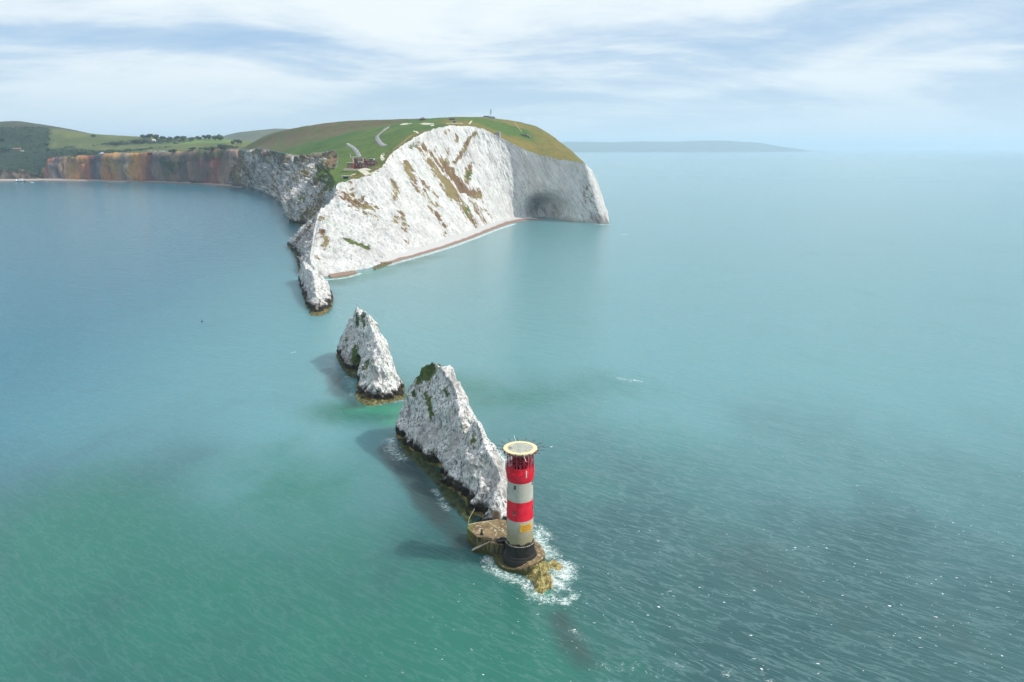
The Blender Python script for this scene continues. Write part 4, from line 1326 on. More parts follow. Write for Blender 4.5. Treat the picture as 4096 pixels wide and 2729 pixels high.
# ------------------------------------------------------------------ lighthouse
LX, LY = 2.0, 166.2


def zat(v, r):
    return float(py(2080, v, LY - r)[2])


lh = empty('lighthouse', (LX, LY, 0))
tag(lh, 'red and cream striped round lighthouse with a helicopter deck on top', 'lighthouse')
z_base, z_c1, z_cream0, z_red0, z_red1, z_cream1, z_drum = 2.2, zat(2191, 3.6), zat(2176, 3.35), zat(2090, 3.3), zat(2014, 3.22), zat(1938, 3.15), zat(1916, 3.42)
z_gal = zat(1908, 3.42)
z_rail = zat(1884, 3.42)
z_deck = float(py(2082, 1791, LY)[2])
z_und = z_deck - 0.42
MB().lathe([(4.35, 1.0), (4.35, 2.45), (4.28, 2.62), (4.05, 2.70), (4.05, 3.15), (3.98, 3.30), (3.70, 3.38), (3.60, z_c1 - 0.45), (3.74, z_c1 - 0.35), (3.74, z_c1), (3.36, z_c1 + 0.02)], 64).build('base_course', M['black_stone'], lh, True)
# pale worn rim blocks on the top ledge of the base
for i in range(40):
    a = R(-170 + 340 * i / 40)
    MB().box(-0.10, 0.10, -0.20, 0.20, 0, 0.05, Matrix.Translation((3.57 * math.cos(a), 3.57 * math.sin(a), z_c1)) @ Matrix.Rotation(a, 4, 'Z')).build('rim_block', M['concrete_pale'] if i % 3 else M['concrete_grey'], lh)
MB().lathe([(3.35, z_c1), (3.32, (z_c1 + z_red0) / 2), (3.29, z_red0)], 64, cap=False).build('lower_cream_band', M['granite'], lh, True)
MB().lathe([(3.295, z_red0), (3.25, (z_red0 + z_red1) / 2), (3.215, z_red1)], 64, cap=False).build('red_band', M['red_paint'], lh, True)
MB().lathe([(3.21, z_red1), (3.17, (z_red1 + z_cream1) / 2), (3.15, z_cream1)], 64, cap=False).build('upper_cream_band', M['granite'], lh, True)
MB().lathe([(3.155, z_cream1), (3.22, z_cream1 + 0.25), (3.36, z_cream1 + 0.8), (3.44, z_gal - 0.35), (3.44, z_gal), (3.30, z_gal + 0.02), (1.5, z_gal + 0.02)], 64, cap=False).build('gallery_drum', M['red_paint'], lh, True)
# gallery railing
gr = MB().lathe([(3.40, z_gal + 0.03), (3.44, z_gal + 0.06), (3.44, z_gal + 0.16), (3.38, z_gal + 0.16)], 48, cap=False).build('gallery_railing', M['red_paint'], lh)
nr = 4
for k in range(nr):
    z = z_gal + (z_rail - z_gal) * (k + 1) / nr
    MB().lathe([(3.38, z - 0.05), (3.44, z), (3.38, z + 0.05), (3.34, z), (3.38, z - 0.05)], 48, cap=False).build('rail', M['red_paint'], gr)
pm = None
for i in range(28):
    a = 2 * math.pi * i / 28
    if pm is None:
        pm = MB().tube((0, 0, z_gal), (0, 0, z_rail), 0.05, n=5).build('rail_post', M['red_paint'], gr)
        p_ = pm
    else:
        p_ = pm.copy()
        COL.objects.link(p_)
    p_.location = (3.38 * math.cos(a), 3.38 * math.sin(a), 0)
# lantern inside the lattice
z0, z1 = z_gal + 0.02, z_und
lan = MB().lathe([(2.05, z0), (2.05, z0 + 1.1), (1.95, z0 + 1.15)], 24, cap=False).build('lantern_room', M['red_paint'], lh, True)
MB().lathe([(1.85, z0 + 1.1), (1.85, z1 - 0.5)], 24, cap=False).build('lantern_glass', M['lantern_glass'], lan)
MB().lathe([(2.0, z1 - 0.55), (2.05, z1 - 0.35), (1.1, z1 - 0.02)], 24, cap=False).build('lantern_roof', M['dark_red'], lan, True)
for i in range(12):
    a = 2 * math.pi * i / 12
    MB().tube((1.88 * math.cos(a), 1.88 * math.sin(a), z0 + 1.1), (1.88 * math.cos(a), 1.88 * math.sin(a), z1 - 0.5), 0.06, n=4).build('glazing_bar', M['dark_red'], lan)
# lattice carrying the deck
lat = MB().lathe([(3.22, z1 - 0.75), (3.34, z1 - 0.75), (3.34, z1 - 0.62), (3.22, z1 - 0.62), (3.22, z1 - 0.75)], 48, cap=False).build('lattice', M['dark_red'], lh)
NB = 12
zl0, zl1 = z_gal + 0.1, z_und
zm = (z_rail + 0.1 + zl1) / 2


def cyl(a, z, r=3.28):
    return (r * math.cos(a), r * math.sin(a), z)


strut_mesh = {}
for i in range(NB):
    a0, a1 = 2 * math.pi * (i + 0.5) / NB, 2 * math.pi * (i + 1.5) / NB
    segs = [('post', 0, zl0, 0, zl1, 0.10), ('strut', 0, zl0 + 0.7, 1, zm, 0.075), ('strut', 1, zl0 + 0.7, 0, zm, 0.075), ('strut', 0, zm, 1, zl1 - 0.3, 0.075), ('strut', 1, zm, 0, zl1 - 0.3, 0.075)]
    for k, (nm, ia, za, ib, zb_, rr) in enumerate(segs):
        if k not in strut_mesh:
            o = MB().tube(cyl(R(15) * (1 if ia else -1), za), cyl(R(15) * (1 if ib else -1), zb_), rr, n=5).build(nm, M['dark_red'], lat)
            strut_mesh[k] = o
        else:
            o = strut_mesh[k].copy()
            COL.objects.link(o)
        o.rotation_euler = (0, 0, (a0 + a1) / 2)
MB().lathe([(3.24, zm - 0.06), (3.31, zm), (3.24, zm + 0.06), (3.19, zm), (3.24, zm - 0.06)], 48, cap=False).build('hoop', M['dark_red'], lat)
# helicopter deck
deck = MB().lathe([(3.3, z_und), (4.0, z_und), (4.13, z_und + 0.1), (4.13, z_deck - 0.03), (4.09, z_deck), (3.12, z_deck), (3.12, z_deck - 0.05), (3.0, z_deck - 0.05)], 32, cap=False).build('helicopter_deck', M['deck_cream'], lh)
MB().lathe([(3.13, z_und + 0.02), (3.13, z_deck - 0.04)], 40).build('deck_centre', M['deck_grey'], deck)
for (px_, py_, sx_, sy_) in [(-1.9, 1.55, 0.34, 0.38), (1.25, 1.65, 0.42, 0.36), (-1.4, -1.55, 0.36, 0.36), (1.75, -1.45, 0.36, 0.36), (-0.9, -0.8, 0.26, 0.26), (0.7, 0.7, 0.2, 0.2), (-0.9, 0.5, 0.2, 0.2), (0.9, -0.7, 0.24, 0.24)]:
    MB().box(px_ - sx_, px_ + sx_, py_ - sy_, py_ + sy_, z_deck - 0.04, z_deck - 0.012).build('deck_panel', M['deck_panel'], deck)
for k in range(4):
    MB().box(-2.9 + 0.1 * abs(k - 1.5), -2.0, -0.75 + k * 0.42, -0.45 + k * 0.42, z_deck - 0.04, z_deck - 0.014).build('deck_grille', M['deck_panel'] if k % 2 else M['black_stone'], deck)
MB().box(-2.25, -2.12, -1.9, 1.9, z_deck - 0.04, z_deck - 0.016).build('deck_line', M['deck_panel'], deck)
# net arms
arm0 = None
NA = 16
for i in range(NA):
    a = 2 * math.pi * (i + 0.30) / NA
    if arm0 is None:
        mb = MB().tube((4.0, 0, z_deck - 0.25), (5.75, 0, z_deck + 0.05), 0.055, 0.045, 5)
        mb.box(4.05, 4.35, -0.12, 0.12, z_deck - 0.42, z_deck - 0.10)
        mb.box(5.62, 5.82, -0.08, 0.08, z_deck - 0.06, z_deck + 0.14)
        arm0 = mb.build('net_arm', M['rust_bar'], lh)
        o = arm0
    else:
        o = arm0.copy()
        COL.objects.link(o)
    o.rotation_euler = (0, 0, a)
net = MB()
for r_ in (4.9, 5.75):
    for i in range(NA):
        a, b = 2 * math.pi * (i + 0.30) / NA, 2 * math.pi * (i + 1.30) / NA
        zz_ = z_deck - 0.1 if r_ < 5 else z_deck + 0.03
        net.tube((r_ * math.cos(a), r_ * math.sin(a), zz_), (r_ * math.cos(b), r_ * math.sin(b), zz_), 0.012, n=4)
net.build('safety_net', M['steel'], lh)
MB().tube((5.4, 0.15, z_deck - 0.05), (7.3, 0.18, z_deck + 0.12), 0.045, 0.04, 5).build('aerial', M['rust_bar'], lh)
MB().tube((7.2, 0.18, z_deck + 0.10), (7.75, 0.18, z_deck + 0.2), 0.09, 0.11, 6).build('aerial_tip', M['white_paint'], lh)
MB().tube((-4.1, -0.9, z_deck - 0.2), (-7.2, -1.3, z_deck - 0.15), 0.06, 0.05, 5).build('aerial', M['rust_bar'], lh)
MB().tube((-1.1, 4.3, z_deck - 0.1), (-1.5, 4.75, z_deck + 1.3), 0.05, 0.04, 5).build('aerial', M['white_paint'], lh)
MB().tube((0.75, -4.0, z_deck - 0.3), (1.35, -4.45, z_deck - 1.75), 0.045, 0.09, 5).build('aerial', M['white_paint'], lh)
MB().tube((-0.9, -4.0, z_deck - 0.35), (-1.1, -3.5, z_deck - 0.95), 0.045, 0.045, 5).build('brace', M['deck_panel'], lh)
MB().box(1.32, 1.58, -3.28, -3.06, z_gal - 0.35, z_gal + 1.35).build('signal_box', M['white_paint'], lh)
MB().box(-3.62, -3.46, -0.4, -0.1, z_gal + 0.1, z_gal + 1.9).build('signal_box', M['concrete_grey'], lh)
# ladder lamps on the rim
for a in (R(205), R(-28)):
    MB().tube((4.2 * math.cos(a), 4.2 * math.sin(a), z_und - 0.5), (4.2 * math.cos(a), 4.2 * math.sin(a), z_deck), 0.16, n=8).build('rim_lamp', M['dark_red'], lh)


def tower_window(ang, v, wd, ht, r):
    z = zat(v, r)
    T = Matrix.Translation((r * math.cos(ang), r * math.sin(ang), z)) @ Matrix.Rotation(ang, 4, 'Z')
    pane = MB().box(-0.02, 0.05, -wd / 2, wd / 2, -ht / 2, ht / 2, T).build('window', M['window_dark'], lh)
    fr = MB()
    fr.box(0.03, 0.075, -0.022, 0.022, -ht / 2 + 0.03, ht / 2 - 0.03, T)
    fr.box(0.03, 0.072, -wd / 2 + 0.03, wd / 2 - 0.03, -0.02, 0.02, T)
    fr.build('window_frame', M['concrete_pale'], pane)
    MB().box(0.0, 0.14, -wd / 2 - 0.08, wd / 2 + 0.08, -ht / 2 - 0.10, -ht / 2 - 0.005, T).build('window_sill', M['concrete_grey'], pane)


tower_window(R(-115), 1953, 0.55, 0.95, 3.155)
tower_window(R(-22), 1945, 0.62, 1.0, 3.155)
tower_window(R(-118), 2055, 0.55, 0.9, 3.24)
tower_window(R(-17), 2048, 0.7, 1.0, 3.235)
tower_window(R(-172), 2100, 0.6, 0.9, 3.30)
tower_window(R(-176), 1985, 0.5, 0.9, 3.18)
# yellow notice with lines of lettering
sg = MB()
zs0, zs1 = zat(2131, 3.36), zat(2101, 3.36)
v_, f_ = [], []
a0, a1 = R(-92), R(-34)
for i in range(17):
    a = a0 + (a1 - a0) * i / 16
    for r_ in (3.315, 3.375):
        for z_ in (zs0, zs1):
            v_.append((r_ * math.cos(a), r_ * math.sin(a), z_))
for i in range(16):
    b = i * 4
    f_ += [(b + 2, b + 6, b + 7, b + 3), (b, b + 1, b + 5, b + 4), (b + 1, b + 3, b + 7, b + 5), (b, b + 4, b + 6, b + 2)]
f_ += [(0, 2, 3, 1), (64, 65, 67, 66)]
sg.add(v_, f_)
notice = sg.build('notice', M['sign_yellow'], lh)
rr_ = random.Random(5)
for ln in range(4):
    z_ = zs1 - (zs1 - zs0) * (0.20 + 0.20 * ln)
    a = a0 + R(10) + R(rr_.uniform(0, 3))
    while a < a1 - R(8):
        wl = R(rr_.uniform(2.5, 7))
        mb = MB()
        n_s = 4
        vv, ff = [], []
        for i in range(n_s + 1):
            b = a + wl * i / n_s
            vv += [(3.379 * math.cos(b), 3.379 * math.sin(b), z_ - 0.09), (3.379 * math.cos(b), 3.379 * math.sin(b), z_ + 0.09)]
        for i in range(n_s):
            ff.append((2 * i, 2 * i + 2, 2 * i + 3, 2 * i + 1))
        mb.add(vv, ff).build('lettering', M['sign_letter'], notice)
        a += wl + R(1.6)

# plinth round the lighthouse foot
pl = empty('lighthouse_plinth', (0, 0, 0))
tag(pl, 'rounded concrete plinth with fan shaped steps under the lighthouse', 'plinth')


def poly(px, z):
    return [tuple(pz(u, v, z)[:2]) for u, v in px]


def bevel_prism(name, pts, z0, z1, mat, parent, b=0.08):
    o = MB().prism(pts, z0, z1).build(name, mat, parent)
    bm = bmesh.new()
    bm.from_mesh(o.data)
    es = [e for e in bm.edges if all(abs(v.co.z - z1) < 1e-4 for v in e.verts)]
    bmesh.ops.bevel(bm, geom=es, offset=b, segments=1, affect='EDGES')
    bm.to_mesh(o.data)
    bm.free()
    return o


slab = [(2125, 2150), (2150, 2168), (2166, 2184), (2176, 2200), (2180, 2213), (2178, 2224), (2168, 2236), (2150, 2248), (2134, 2256), (2116, 2262), (2098, 2238), (2085, 2200), (2095, 2160)]
bevel_prism('upper_slab', poly(slab, 2.6), -1.5, 2.6, M['terrace'], pl)
apron = [(1972, 2220), (1977, 2233), (1984, 2246), (1994, 2257), (2010, 2267), (2030, 2275), (2050, 2279), (2072, 2281), (2092, 2279), (2112, 2272), (2110, 2230), (2085, 2190), (2000, 2190)]
bevel_prism('lower_apron', poly(apron, 0.9), -1.5, 0.9, M['terrace'], pl)
e0, e1 = pz(2116, 2262, 2.6), pz(2098, 2238, 2.6)
q0, q1 = pz(2058, 2280, 0.9), pz(2062, 2252, 0.9)
ns = 6
for k in range(ns):
    t0, t1 = k / ns, (k + 1) / ns
    zt = 2.6 - (k + 1) * (1.7 / (ns + 1))
    A_, B_2 = e0 * (1 - t0) + q0 * t0, e0 * (1 - t1) + q0 * t1
    C_, D_ = e1 * (1 - t1) + q1 * t1, e1 * (1 - t0) + q1 * t0
    bow = np.array([0.25, -0.55, 0])
    A_, B_2 = A_ + bow * math.sin(math.pi * t0), B_2 + bow * math.sin(math.pi * t1)
    MB().prism([tuple(A_[:2]), tuple(D_[:2]), tuple(C_[:2]), tuple(B_2[:2])], -1.2, zt).build('step', M['terrace'], pl)

# landing terrace beside the lighthouse
tr_ = empty('landing_terrace', (0, 0, 0))
tag(tr_, 'stained concrete landing terrace between the lighthouse and the largest stack', 'terrace')
ter = [(1869, 2113), (1873, 2098), (1904, 2090), (1950, 2084), (1992, 2077), (2026, 2080), (2062, 2110), (2056, 2160), (2012, 2166), (2003, 2164), (1957, 2161), (1908, 2147)]
Z4 = 4.0
bevel_prism('terrace_block', poly(ter, Z4), -1.5, Z4, M['terrace'], tr_, 0.12)
low = [(1957, 2163), (2003, 2166), (2010, 2178), (1985, 2176), (1958, 2170)]
bevel_prism('lower_landing', poly([(1953, 2164), (2006, 2167), (2014, 2180), (1990, 2178), (1955, 2171)], 3.75), -1.5, 3.75, M['terrace'], tr_, 0.06)
# kerb lines of the slabs
for a, b in [((1953, 2089), (2026, 2140)), ((1873, 2100), (1905, 2092)), ((1905, 2092), (1992, 2079))]:
    A_, B_2 = pz(*a, Z4), pz(*b, Z4)
    dv = Vector((B_2 - A_)[:2]).to_3d()
    T = Matrix.Translation((A_[0], A_[1], Z4)) @ Matrix.Rotation(math.atan2(dv.y, dv.x), 4, 'Z')
    MB().box(0, dv.length, -0.07, 0.07, 0.002, 0.10, T).build('kerb', M['deck_panel'], tr_)
top_s, bot_s = pz(1955, 2168, 3.7), pz(1887, 2204, 0.3)
nst = 15
dv = Vector((bot_s - top_s)[:2]).to_3d()
T0 = Matrix.Translation((top_s[0], top_s[1], 0)) @ Matrix.Rotation(math.atan2(dv.y, dv.x), 4, 'Z')
for k in range(nst):
    x0, x1 = dv.length * k / nst, dv.length * (k + 1) / nst
    zt = 3.6 - (k + 1) * 3.2 / nst
    MB().box(x0, x1, -1.25, 0.0, -1.5, zt, T0).build('stair', M['terrace'], tr_)
    MB().box(x0 - 0.0, x1 + 0.03, -1.2, 0.02, zt + 0.003, zt + 0.06, T0).build('tread', M['concrete_pale'], tr_)
rail = MB()
rail.tube(T0 @ Vector((0, -1.1, 4.7)), T0 @ Vector((dv.length, -1.1, 1.4)), 0.035, n=5)
for k in range(5):
    t = k / 4
    rail.tube(T0 @ Vector((dv.length * t, -1.1, 3.6 - 3.2 * t)), T0 @ Vector((dv.length * t, -1.1, 4.7 - 3.3 * t)), 0.03, n=5)
rail.build('stair_rail', M['rust_bar'], tr_)
pp = [pz(u, v, 3.75) for u, v in [(1958, 2171), (1972, 2174), (1988, 2178), (2003, 2180)]]
rl = MB()
for a in pp:
    rl.tube(a, a + [0, 0, 1.1], 0.03, n=5)
for a, b in zip(pp[:-1], pp[1:]):
    rl.tube(a + [0, 0, 1.05], b + [0, 0, 1.05], 0.025, n=5)
rl.build('hand_rail', M['rust_bar'], tr_)
hp = MB()
hp.tube(pz(1873, 2100, 4), pz(1873, 2100, 4) + [0.2, 0.4, 1.6], 0.05, n=5)
hp.tube(pz(1873, 2100, 4) + [0.2, 0.4, 1.6], pz(1888, 2086, 4) + [0.6, 2.2, 2.6], 0.05, n=5)
hp.build('pole', M['deck_panel'], tr_)
for (u, v, sx, sy, a) in [(1998, 2163, 0.8, 0.5, 0.2), (2004, 2169, 0.9, 0.45, 0.3), (2010, 2158, 0.7, 0.5, 0.5)]:
    c0 = pz(u, v, 4.0)
    MB().box(-sx, sx, -sy, sy, 0.002, 0.42, Matrix.Translation((c0[0], c0[1], 4.0)) @ Matrix.Rotation(a, 4, 'Z')).build('stone_block', M['black_stone'], tr_)
mp = empty('mooring_post', tuple(pz(1927, 2139, Z4)))
tag(mp, 'small dark pyramid shaped mooring post on the terrace', 'mooring post')
MB().lathe([(0.55, 0.0), (0.42, 0.25), (0.30, 0.6), (0.16, 1.1), (0.14, 1.3)], 4).build('pyramid', M['black_stone'], mp)
MB().lathe([(0.10, 1.28), (0.22, 1.36), (0.22, 1.5), (0.08, 1.58)], 8).build('cap', M['black_stone'], mp)

# arched doorway in the near end of the largest stack
dh = hit(1985, 2058, bvh1)
if dh is None:
    dh = pz(1985, 2085, 4.0)
dw = empty('doorway', (dh[0], min(dh[1] - 0.5, 181.2), 3.9), R(-12))
tag(dw, 'arched doorway with timber door at the near end of the largest stack', 'doorway')
arch = [(-0.75, 0), (-0.75, 1.6)] + [(-0.75 * math.cos(t), 1.6 + 0.75 * math.sin(t)) for t in np.linspace(0.2, math.pi - 0.2, 7)] + [(0.75, 1.6), (0.75, 0)]
big_ = [(x * 1.45, z * 1.16) for x, z in arch]


def flat_prism(pts, y0, y1):
    n = len(pts)
    v = [(x, y0, z) for x, z in pts] + [(x, y1, z) for x, z in pts]
    f = [tuple(range(n)), tuple(range(2 * n - 1, n - 1, -1))] + [(i, n + i, n + (i + 1) % n, (i + 1) % n) for i in range(n)]
    return MB().add(v, f)


flat_prism(big_, 0.0, 1.6).build('surround', M['concrete_grey'], dw)
flat_prism(arch, -0.06, 0.1).build('door', M['door_wood'], dw)

# ------------------------------------------------------------------ brick battery and other buildings on the down
class Loc:
    """local metre frame at a photo point on the ground"""
    def __init__(self, name, u, v, label, cat, bvh=None, Y=None, rz=0.0, group=None, sink=0.3):
        g = hit(u, v, bvh) if Y is None else py(u, v, Y)
        if g is None:
            g = py(u, v, Y or 1200)
        self.u, self.v, self.k = u, v, float(np.linalg.norm(g - [0, 0, CAMH])) / math.hypot(F, 0.0) * math.cos(math.atan(abs(v - CY) / F)) * 1.0
        self.k = (g[1] * math.cos(PITCH) + (CAMH - g[2]) * math.sin(PITCH)) / F
        self.root = empty(name, (g[0], g[1], g[2] - sink), rz)
        self.sink = sink
        tag(self.root, label, cat, group)

    def box(self, name, u0, u1, v0, v1, d0, d1, mat, parent=None):
        k = self.k
        z0 = (self.v - v1) * k + self.sink
        if v1 >= self.v:
            z0 = -1.5
        return MB().box((u0 - self.u) * k, (u1 - self.u) * k, d0, d1, z0, (self.v - v0) * k + self.sink).build(name, M[mat], parent or self.root)


b = Loc('battery_building', 1461, 672, 'dark red brick battery building with pale piers above the chalk cliff', 'building')
b.box('main_wall', 1461, 1504, 643.5, 672, 0.0, 12, 'brick')
b.box('roof', 1460.5, 1504.5, 642.3, 643.4, -0.3, 12.3, 'concrete_grey')
b.box('side_pier', 1499, 1504.3, 645, 672, -0.35, -0.02, 'brick_pale')
b.box('left_wall', 1416, 1460.8, 635.5, 672, 2.0, 13, 'brick')
b.box('left_roof', 1415.5, 1460.6, 634.4, 635.4, 1.6, 13.4, 'concrete_grey')
b.box('upper_panel', 1427, 1450, 636.5, 645, 1.6, 1.98, 'brick_pale')
b.box('lower_pier', 1447, 1460.6, 652, 672, 1.0, 1.98, 'brick_pale')
b.box('pier', 1411.5, 1416, 634, 655, 0.8, 3, 'concrete_pale')
b.box('pier', 1451.5, 1455.5, 634, 653.5, 0.8, 1.58, 'concrete_pale')
b.box('wing_wall', 1388, 1415.4, 653.5, 672, 0.4, 9, 'brick_pale')
b.box('wing_roof', 1387.5, 1415.6, 651, 653.3, 0.0, 9.4, 'concrete_pale')
b.box('red_post', 1411.5, 1413.4, 658, 672, 0.0, 0.38, 'red_paint')
ba = b.box('bay_window', 1434, 1449, 646.5, 653.5, -0.6, 1.96, 'plaster')
b.box('pane', 1436, 1447, 648.2, 652.4, -0.66, -0.61, 'window_dark', ba)
lt = b.box('roof_light', 1476, 1498, 637.5, 642.2, 2, 7, 'window_dark')
b.box('frame', 1475.5, 1498.5, 636.7, 637.4, 1.7, 7.3, 'white_paint', lt)
b.box('mullion', 1493.5, 1498.3, 637.6, 642.1, 1.75, 1.98, 'white_paint', lt)
for (u0, u1, v0, v1, dd_) in [(1473, 1478.5, 649, 655.5, -0.12), (1484.5, 1489, 649, 655.5, -0.12), (1490.5, 1495, 649, 655.5, -0.12), (1463.5, 1467.5, 662.5, 669, -0.12), (1474.5, 1478.5, 663.5, 669, -0.12), (1487, 1494, 663.5, 669.5, -0.12),
                              (1424, 1427, 655, 664, 1.9), (1438.5, 1442, 658.5, 668, 1.9), (1449.5, 1452, 662, 665.5, 0.9), (1454, 1457, 661.5, 665, 0.9)]:
    wn = b.box('window', u0, u1, v0, v1, dd_, dd_ + 0.11, 'plaster')
    b.box('pane', u0 + 0.7, u1 - 0.7, v0 + 0.7, v1 - 0.7, dd_ - 0.05, dd_ - 0.003, 'window_dark', wn)

t = Loc('retaining_wall', 1440, 677, 'pale low retaining wall before the brick building', 'wall')
t.box('wall', 1375, 1412, 674.0, 677, 0, 0.6, 'concrete_pale')
t.box('wall', 1412.2, 1442, 675.5, 677, -2, -1.4, 'concrete_pale')
t = Loc('concrete_slab', 1505, 675, 'dark concrete slab lying on the cliff edge right of the brick building', 'slab')
t.box('slab', 1488, 1518, 671.5, 675, 0, 5, 'concrete_grey')
t = Loc('gun_shelter', 1385, 716, 'low concrete shelter with a dark opening on the cliff top', 'shelter')
t.box('wall', 1369, 1372, 706, 716, 0, 6, 'concrete_pale')
t.box('wall', 1394, 1397, 706, 716, 0, 6, 'concrete_pale')
t.box('opening', 1372.2, 1393.8, 707, 716, 0.6, 5, 'window_dark')
t.box('roof', 1366, 1404, 703.5, 705.8, -0.5, 7, 'concrete_pale')
t = Loc('flagpole', 1403, 634, 'white flagpole with small pale flag left of the brick building', 'flagpole')
fk = t.k
MB().tube((0, 0, -0.5), (0, 0, 19 * fk), 0.22, 0.12, 6).build('pole', M['white_paint'], t.root)
flv = [(-0.1, 0, 18.6 * fk), (-0.1, 0, 14.5 * fk), (-1.0, 0.2, 14.4 * fk), (-1.0, 0.15, 17.6 * fk)]
MB().add([(x, y, z) for x, y, z in flv] + [(x, y + 0.05, z) for x, y, z in flv], [(0, 1, 2, 3), (7, 6, 5, 4), (0, 4, 5, 1), (1, 5, 6, 2), (2, 6, 7, 3), (3, 7, 4, 0)]).build('flag', M['flag'], t.root)
t = Loc('garden_wall', 1417, 630, 'pale wall behind the brick building at the road end', 'wall')
t.box('wall', 1405, 1429, 626.5, 630, 0, 0.7, 'concrete_pale')
t.box('lower_wall', 1405, 1427, 630.5, 633, -1.4, -0.9, 'concrete_grey')

# skyline house, pyramid hut, lookout, blue building and mast
h1 = Loc('skyline_house', 1690, 482, 'dark house with tall chimney on the skyline', 'house')
h1.box('wall', 1678, 1702, 475, 482, 0, 8, 'brick')
k = h1.k
rf = MB()
x0, x1, zb_, zt_ = (1677 - 1690) * k, (1703 - 1690) * k, 7 * k, 12 * k
rf.add([(x0, -0.5, zb_), (x1, -0.5, zb_), (x1, 8.5, zb_), (x0, 8.5, zb_), (x0 * 0.1 - 1, 4, zt_), (x0 * 0.1 + 2.5, 4, zt_)], [(0, 1, 5, 4), (2, 3, 4, 5), (1, 2, 5), (3, 0, 4), (3, 2, 1, 0)])
rfo = rf.build('roof', M['slate_roof'], h1.root)
MB().box(-0.3 * k, 1.9 * k, 2.6, 4.6, zt_ - 2.2, zt_ + 2.2 * k).build('chimney', M['slate_roof'], rfo)
h2 = Loc('pyramid_hut', 1817, 491, 'small grey hut with pyramid roof on the old battery', 'hut')
k = h2.k
h2.box('wall', 1811.5, 1823, 485.5, 491, 0, 4.2, 'slate_roof')
xa, xb, zz_ = (1809.5 - 1817) * k, (1826 - 1817) * k, 5.6 * k + 0.3
MB().add([(xa, -0.9, zz_), (xb, -0.9, zz_), (xb, 5, zz_), (xa, 5, zz_), (0.1, 2, zz_ + 4.6 * k)], [(0, 1, 4), (1, 2, 4), (2, 3, 4), (3, 0, 4), (3, 2, 1, 0)]).build('roof', M['slate_roof'], h2.root)
h3 = Loc('battery_bunker', 1806, 481, 'low brown battery bunker with flat grey roof behind the pyramid hut', 'bunker')
h3.box('wall', 1797, 1818, 474.8, 481, 0, 9, 'brick_pale')
h3.box('roof', 1794.5, 1820, 472.5, 474.6, -0.6, 10, 'concrete_grey')
h4 = Loc('coastguard_station', 1957, 474, 'long blue grey flat roofed station on the skyline', 'building')
h4.box('wall', 1933.5, 1957, 465.6, 474, 0, 8, 'blue_grey_wall')
h4.box('roof', 1933, 1957.4, 464.2, 465.4, -0.4, 8.4, 'slate_roof')
h4.box('annex_wall', 1957.2, 1979, 468.6, 475.5, 0.3, 8, 'blue_grey_wall')
h4.box('annex_roof', 1957.6, 1979.6, 467.2, 468.4, -0.1, 8.4, 'slate_roof')
for u0 in (1937, 1941, 1945, 1949, 1953, 1961, 1966, 1971):
    h4.box('window', u0, u0 + 2.4, 468.9 if u0 < 1957 else 470.6, 471 if u0 < 1957 else 472.6, (-0.08 if u0 < 1957 else 0.22), (-0.01 if u0 < 1957 else 0.29), 'plaster')
ms = Loc('radio_mast', 1963, 468, 'slim steel lattice radio mast above the skyline station', 'mast')
k = ms.k
hm = 32 * k
mm = MB()
cr = [(-0.7, -0.7), (0.7, -0.7), (0, 0.8)]
for (x, y) in cr:
    mm.tube((x, y, -2), (x * 0.45, y * 0.45, hm), 0.16, 0.10, 4)
mm.build('mast_leg', M['steel'], ms.root)
mm = MB()
for j in range(9):
    t0 = hm * j / 9
    t1 = hm * (j + 1) / 9
    s0, s1 = 1 - 0.55 * j / 9, 1 - 0.55 * (j + 1) / 9
    for a, c in zip(cr, cr[1:] + cr[:1]):
        mm.tube((a[0] * s0, a[1] * s0, t0), (c[0] * s1, c[1] * s1, t1), 0.08, n=4)
mm.build('bracing', M['steel'], ms.root)
for zf_, dx in [(0.48, -0.9), (0.48, 0.9), (0.66, 0.9), (0.72, -0.8), (0.86, 0.7)]:
    MB().tube((dx, 0, hm * zf_ - 0.8), (dx * 1.3, 0, hm * zf_ + 1.1), 0.32, n=6).build('antenna', M['steel'], ms.root)
pm2 = Loc('thin_pole', 1780, 470, 'thin lone pole on the skyline', 'pole')
MB().tube((0, 0, -1), (0, 0, 13 * pm2.k), 0.14, 0.08, 5).build('pole', M['steel'], pm2.root)
h5 = Loc('lookout_post', 1995, 546, 'concrete lookout post with pale end pillar at the cliff edge', 'bunker')
h5.box('wall', 1981, 1996.5, 530, 550, 0, 6, 'concrete_grey')
h5.box('pillar', 1997, 2002.5, 528, 550, -1, 5, 'concrete_pale')
h5.box('roof', 1980, 1996.6, 528.5, 529.8, -0.5, 6.4, 'concrete_pale')
h6 = Loc('engine_hut', 2110, 550, 'low grey hut with dark gabled end on the ochre slope', 'hut', rz=R(-24))
k = h6.k
h6.box('wall', 2072, 2108, 540, 550, 0, 5, 'brick_pale')
h6.box('roof', 2071, 2108.4, 537.6, 539.8, -0.5, 5.6, 'concrete_grey')
gx = [(-0.6 * k, 0), (8.5 * k, 0), (8.5 * k, 4.5 * k), (3.8 * k, 10.5 * k), (-0.6 * k, 4.5 * k)]
n = len(gx)
gb = MB()
gb.add([(x, -0.8, z - 0.5) for x, z in gx] + [(x, 5.2, z - 0.5) for x, z in gx], [tuple(range(n)), tuple(range(2 * n - 1, n - 1, -1))] + [(i, n + i, n + (i + 1) % n, (i + 1) % n) for i in range(n)])
gb.build('gabled_end', M['slate_roof'], h6.root)


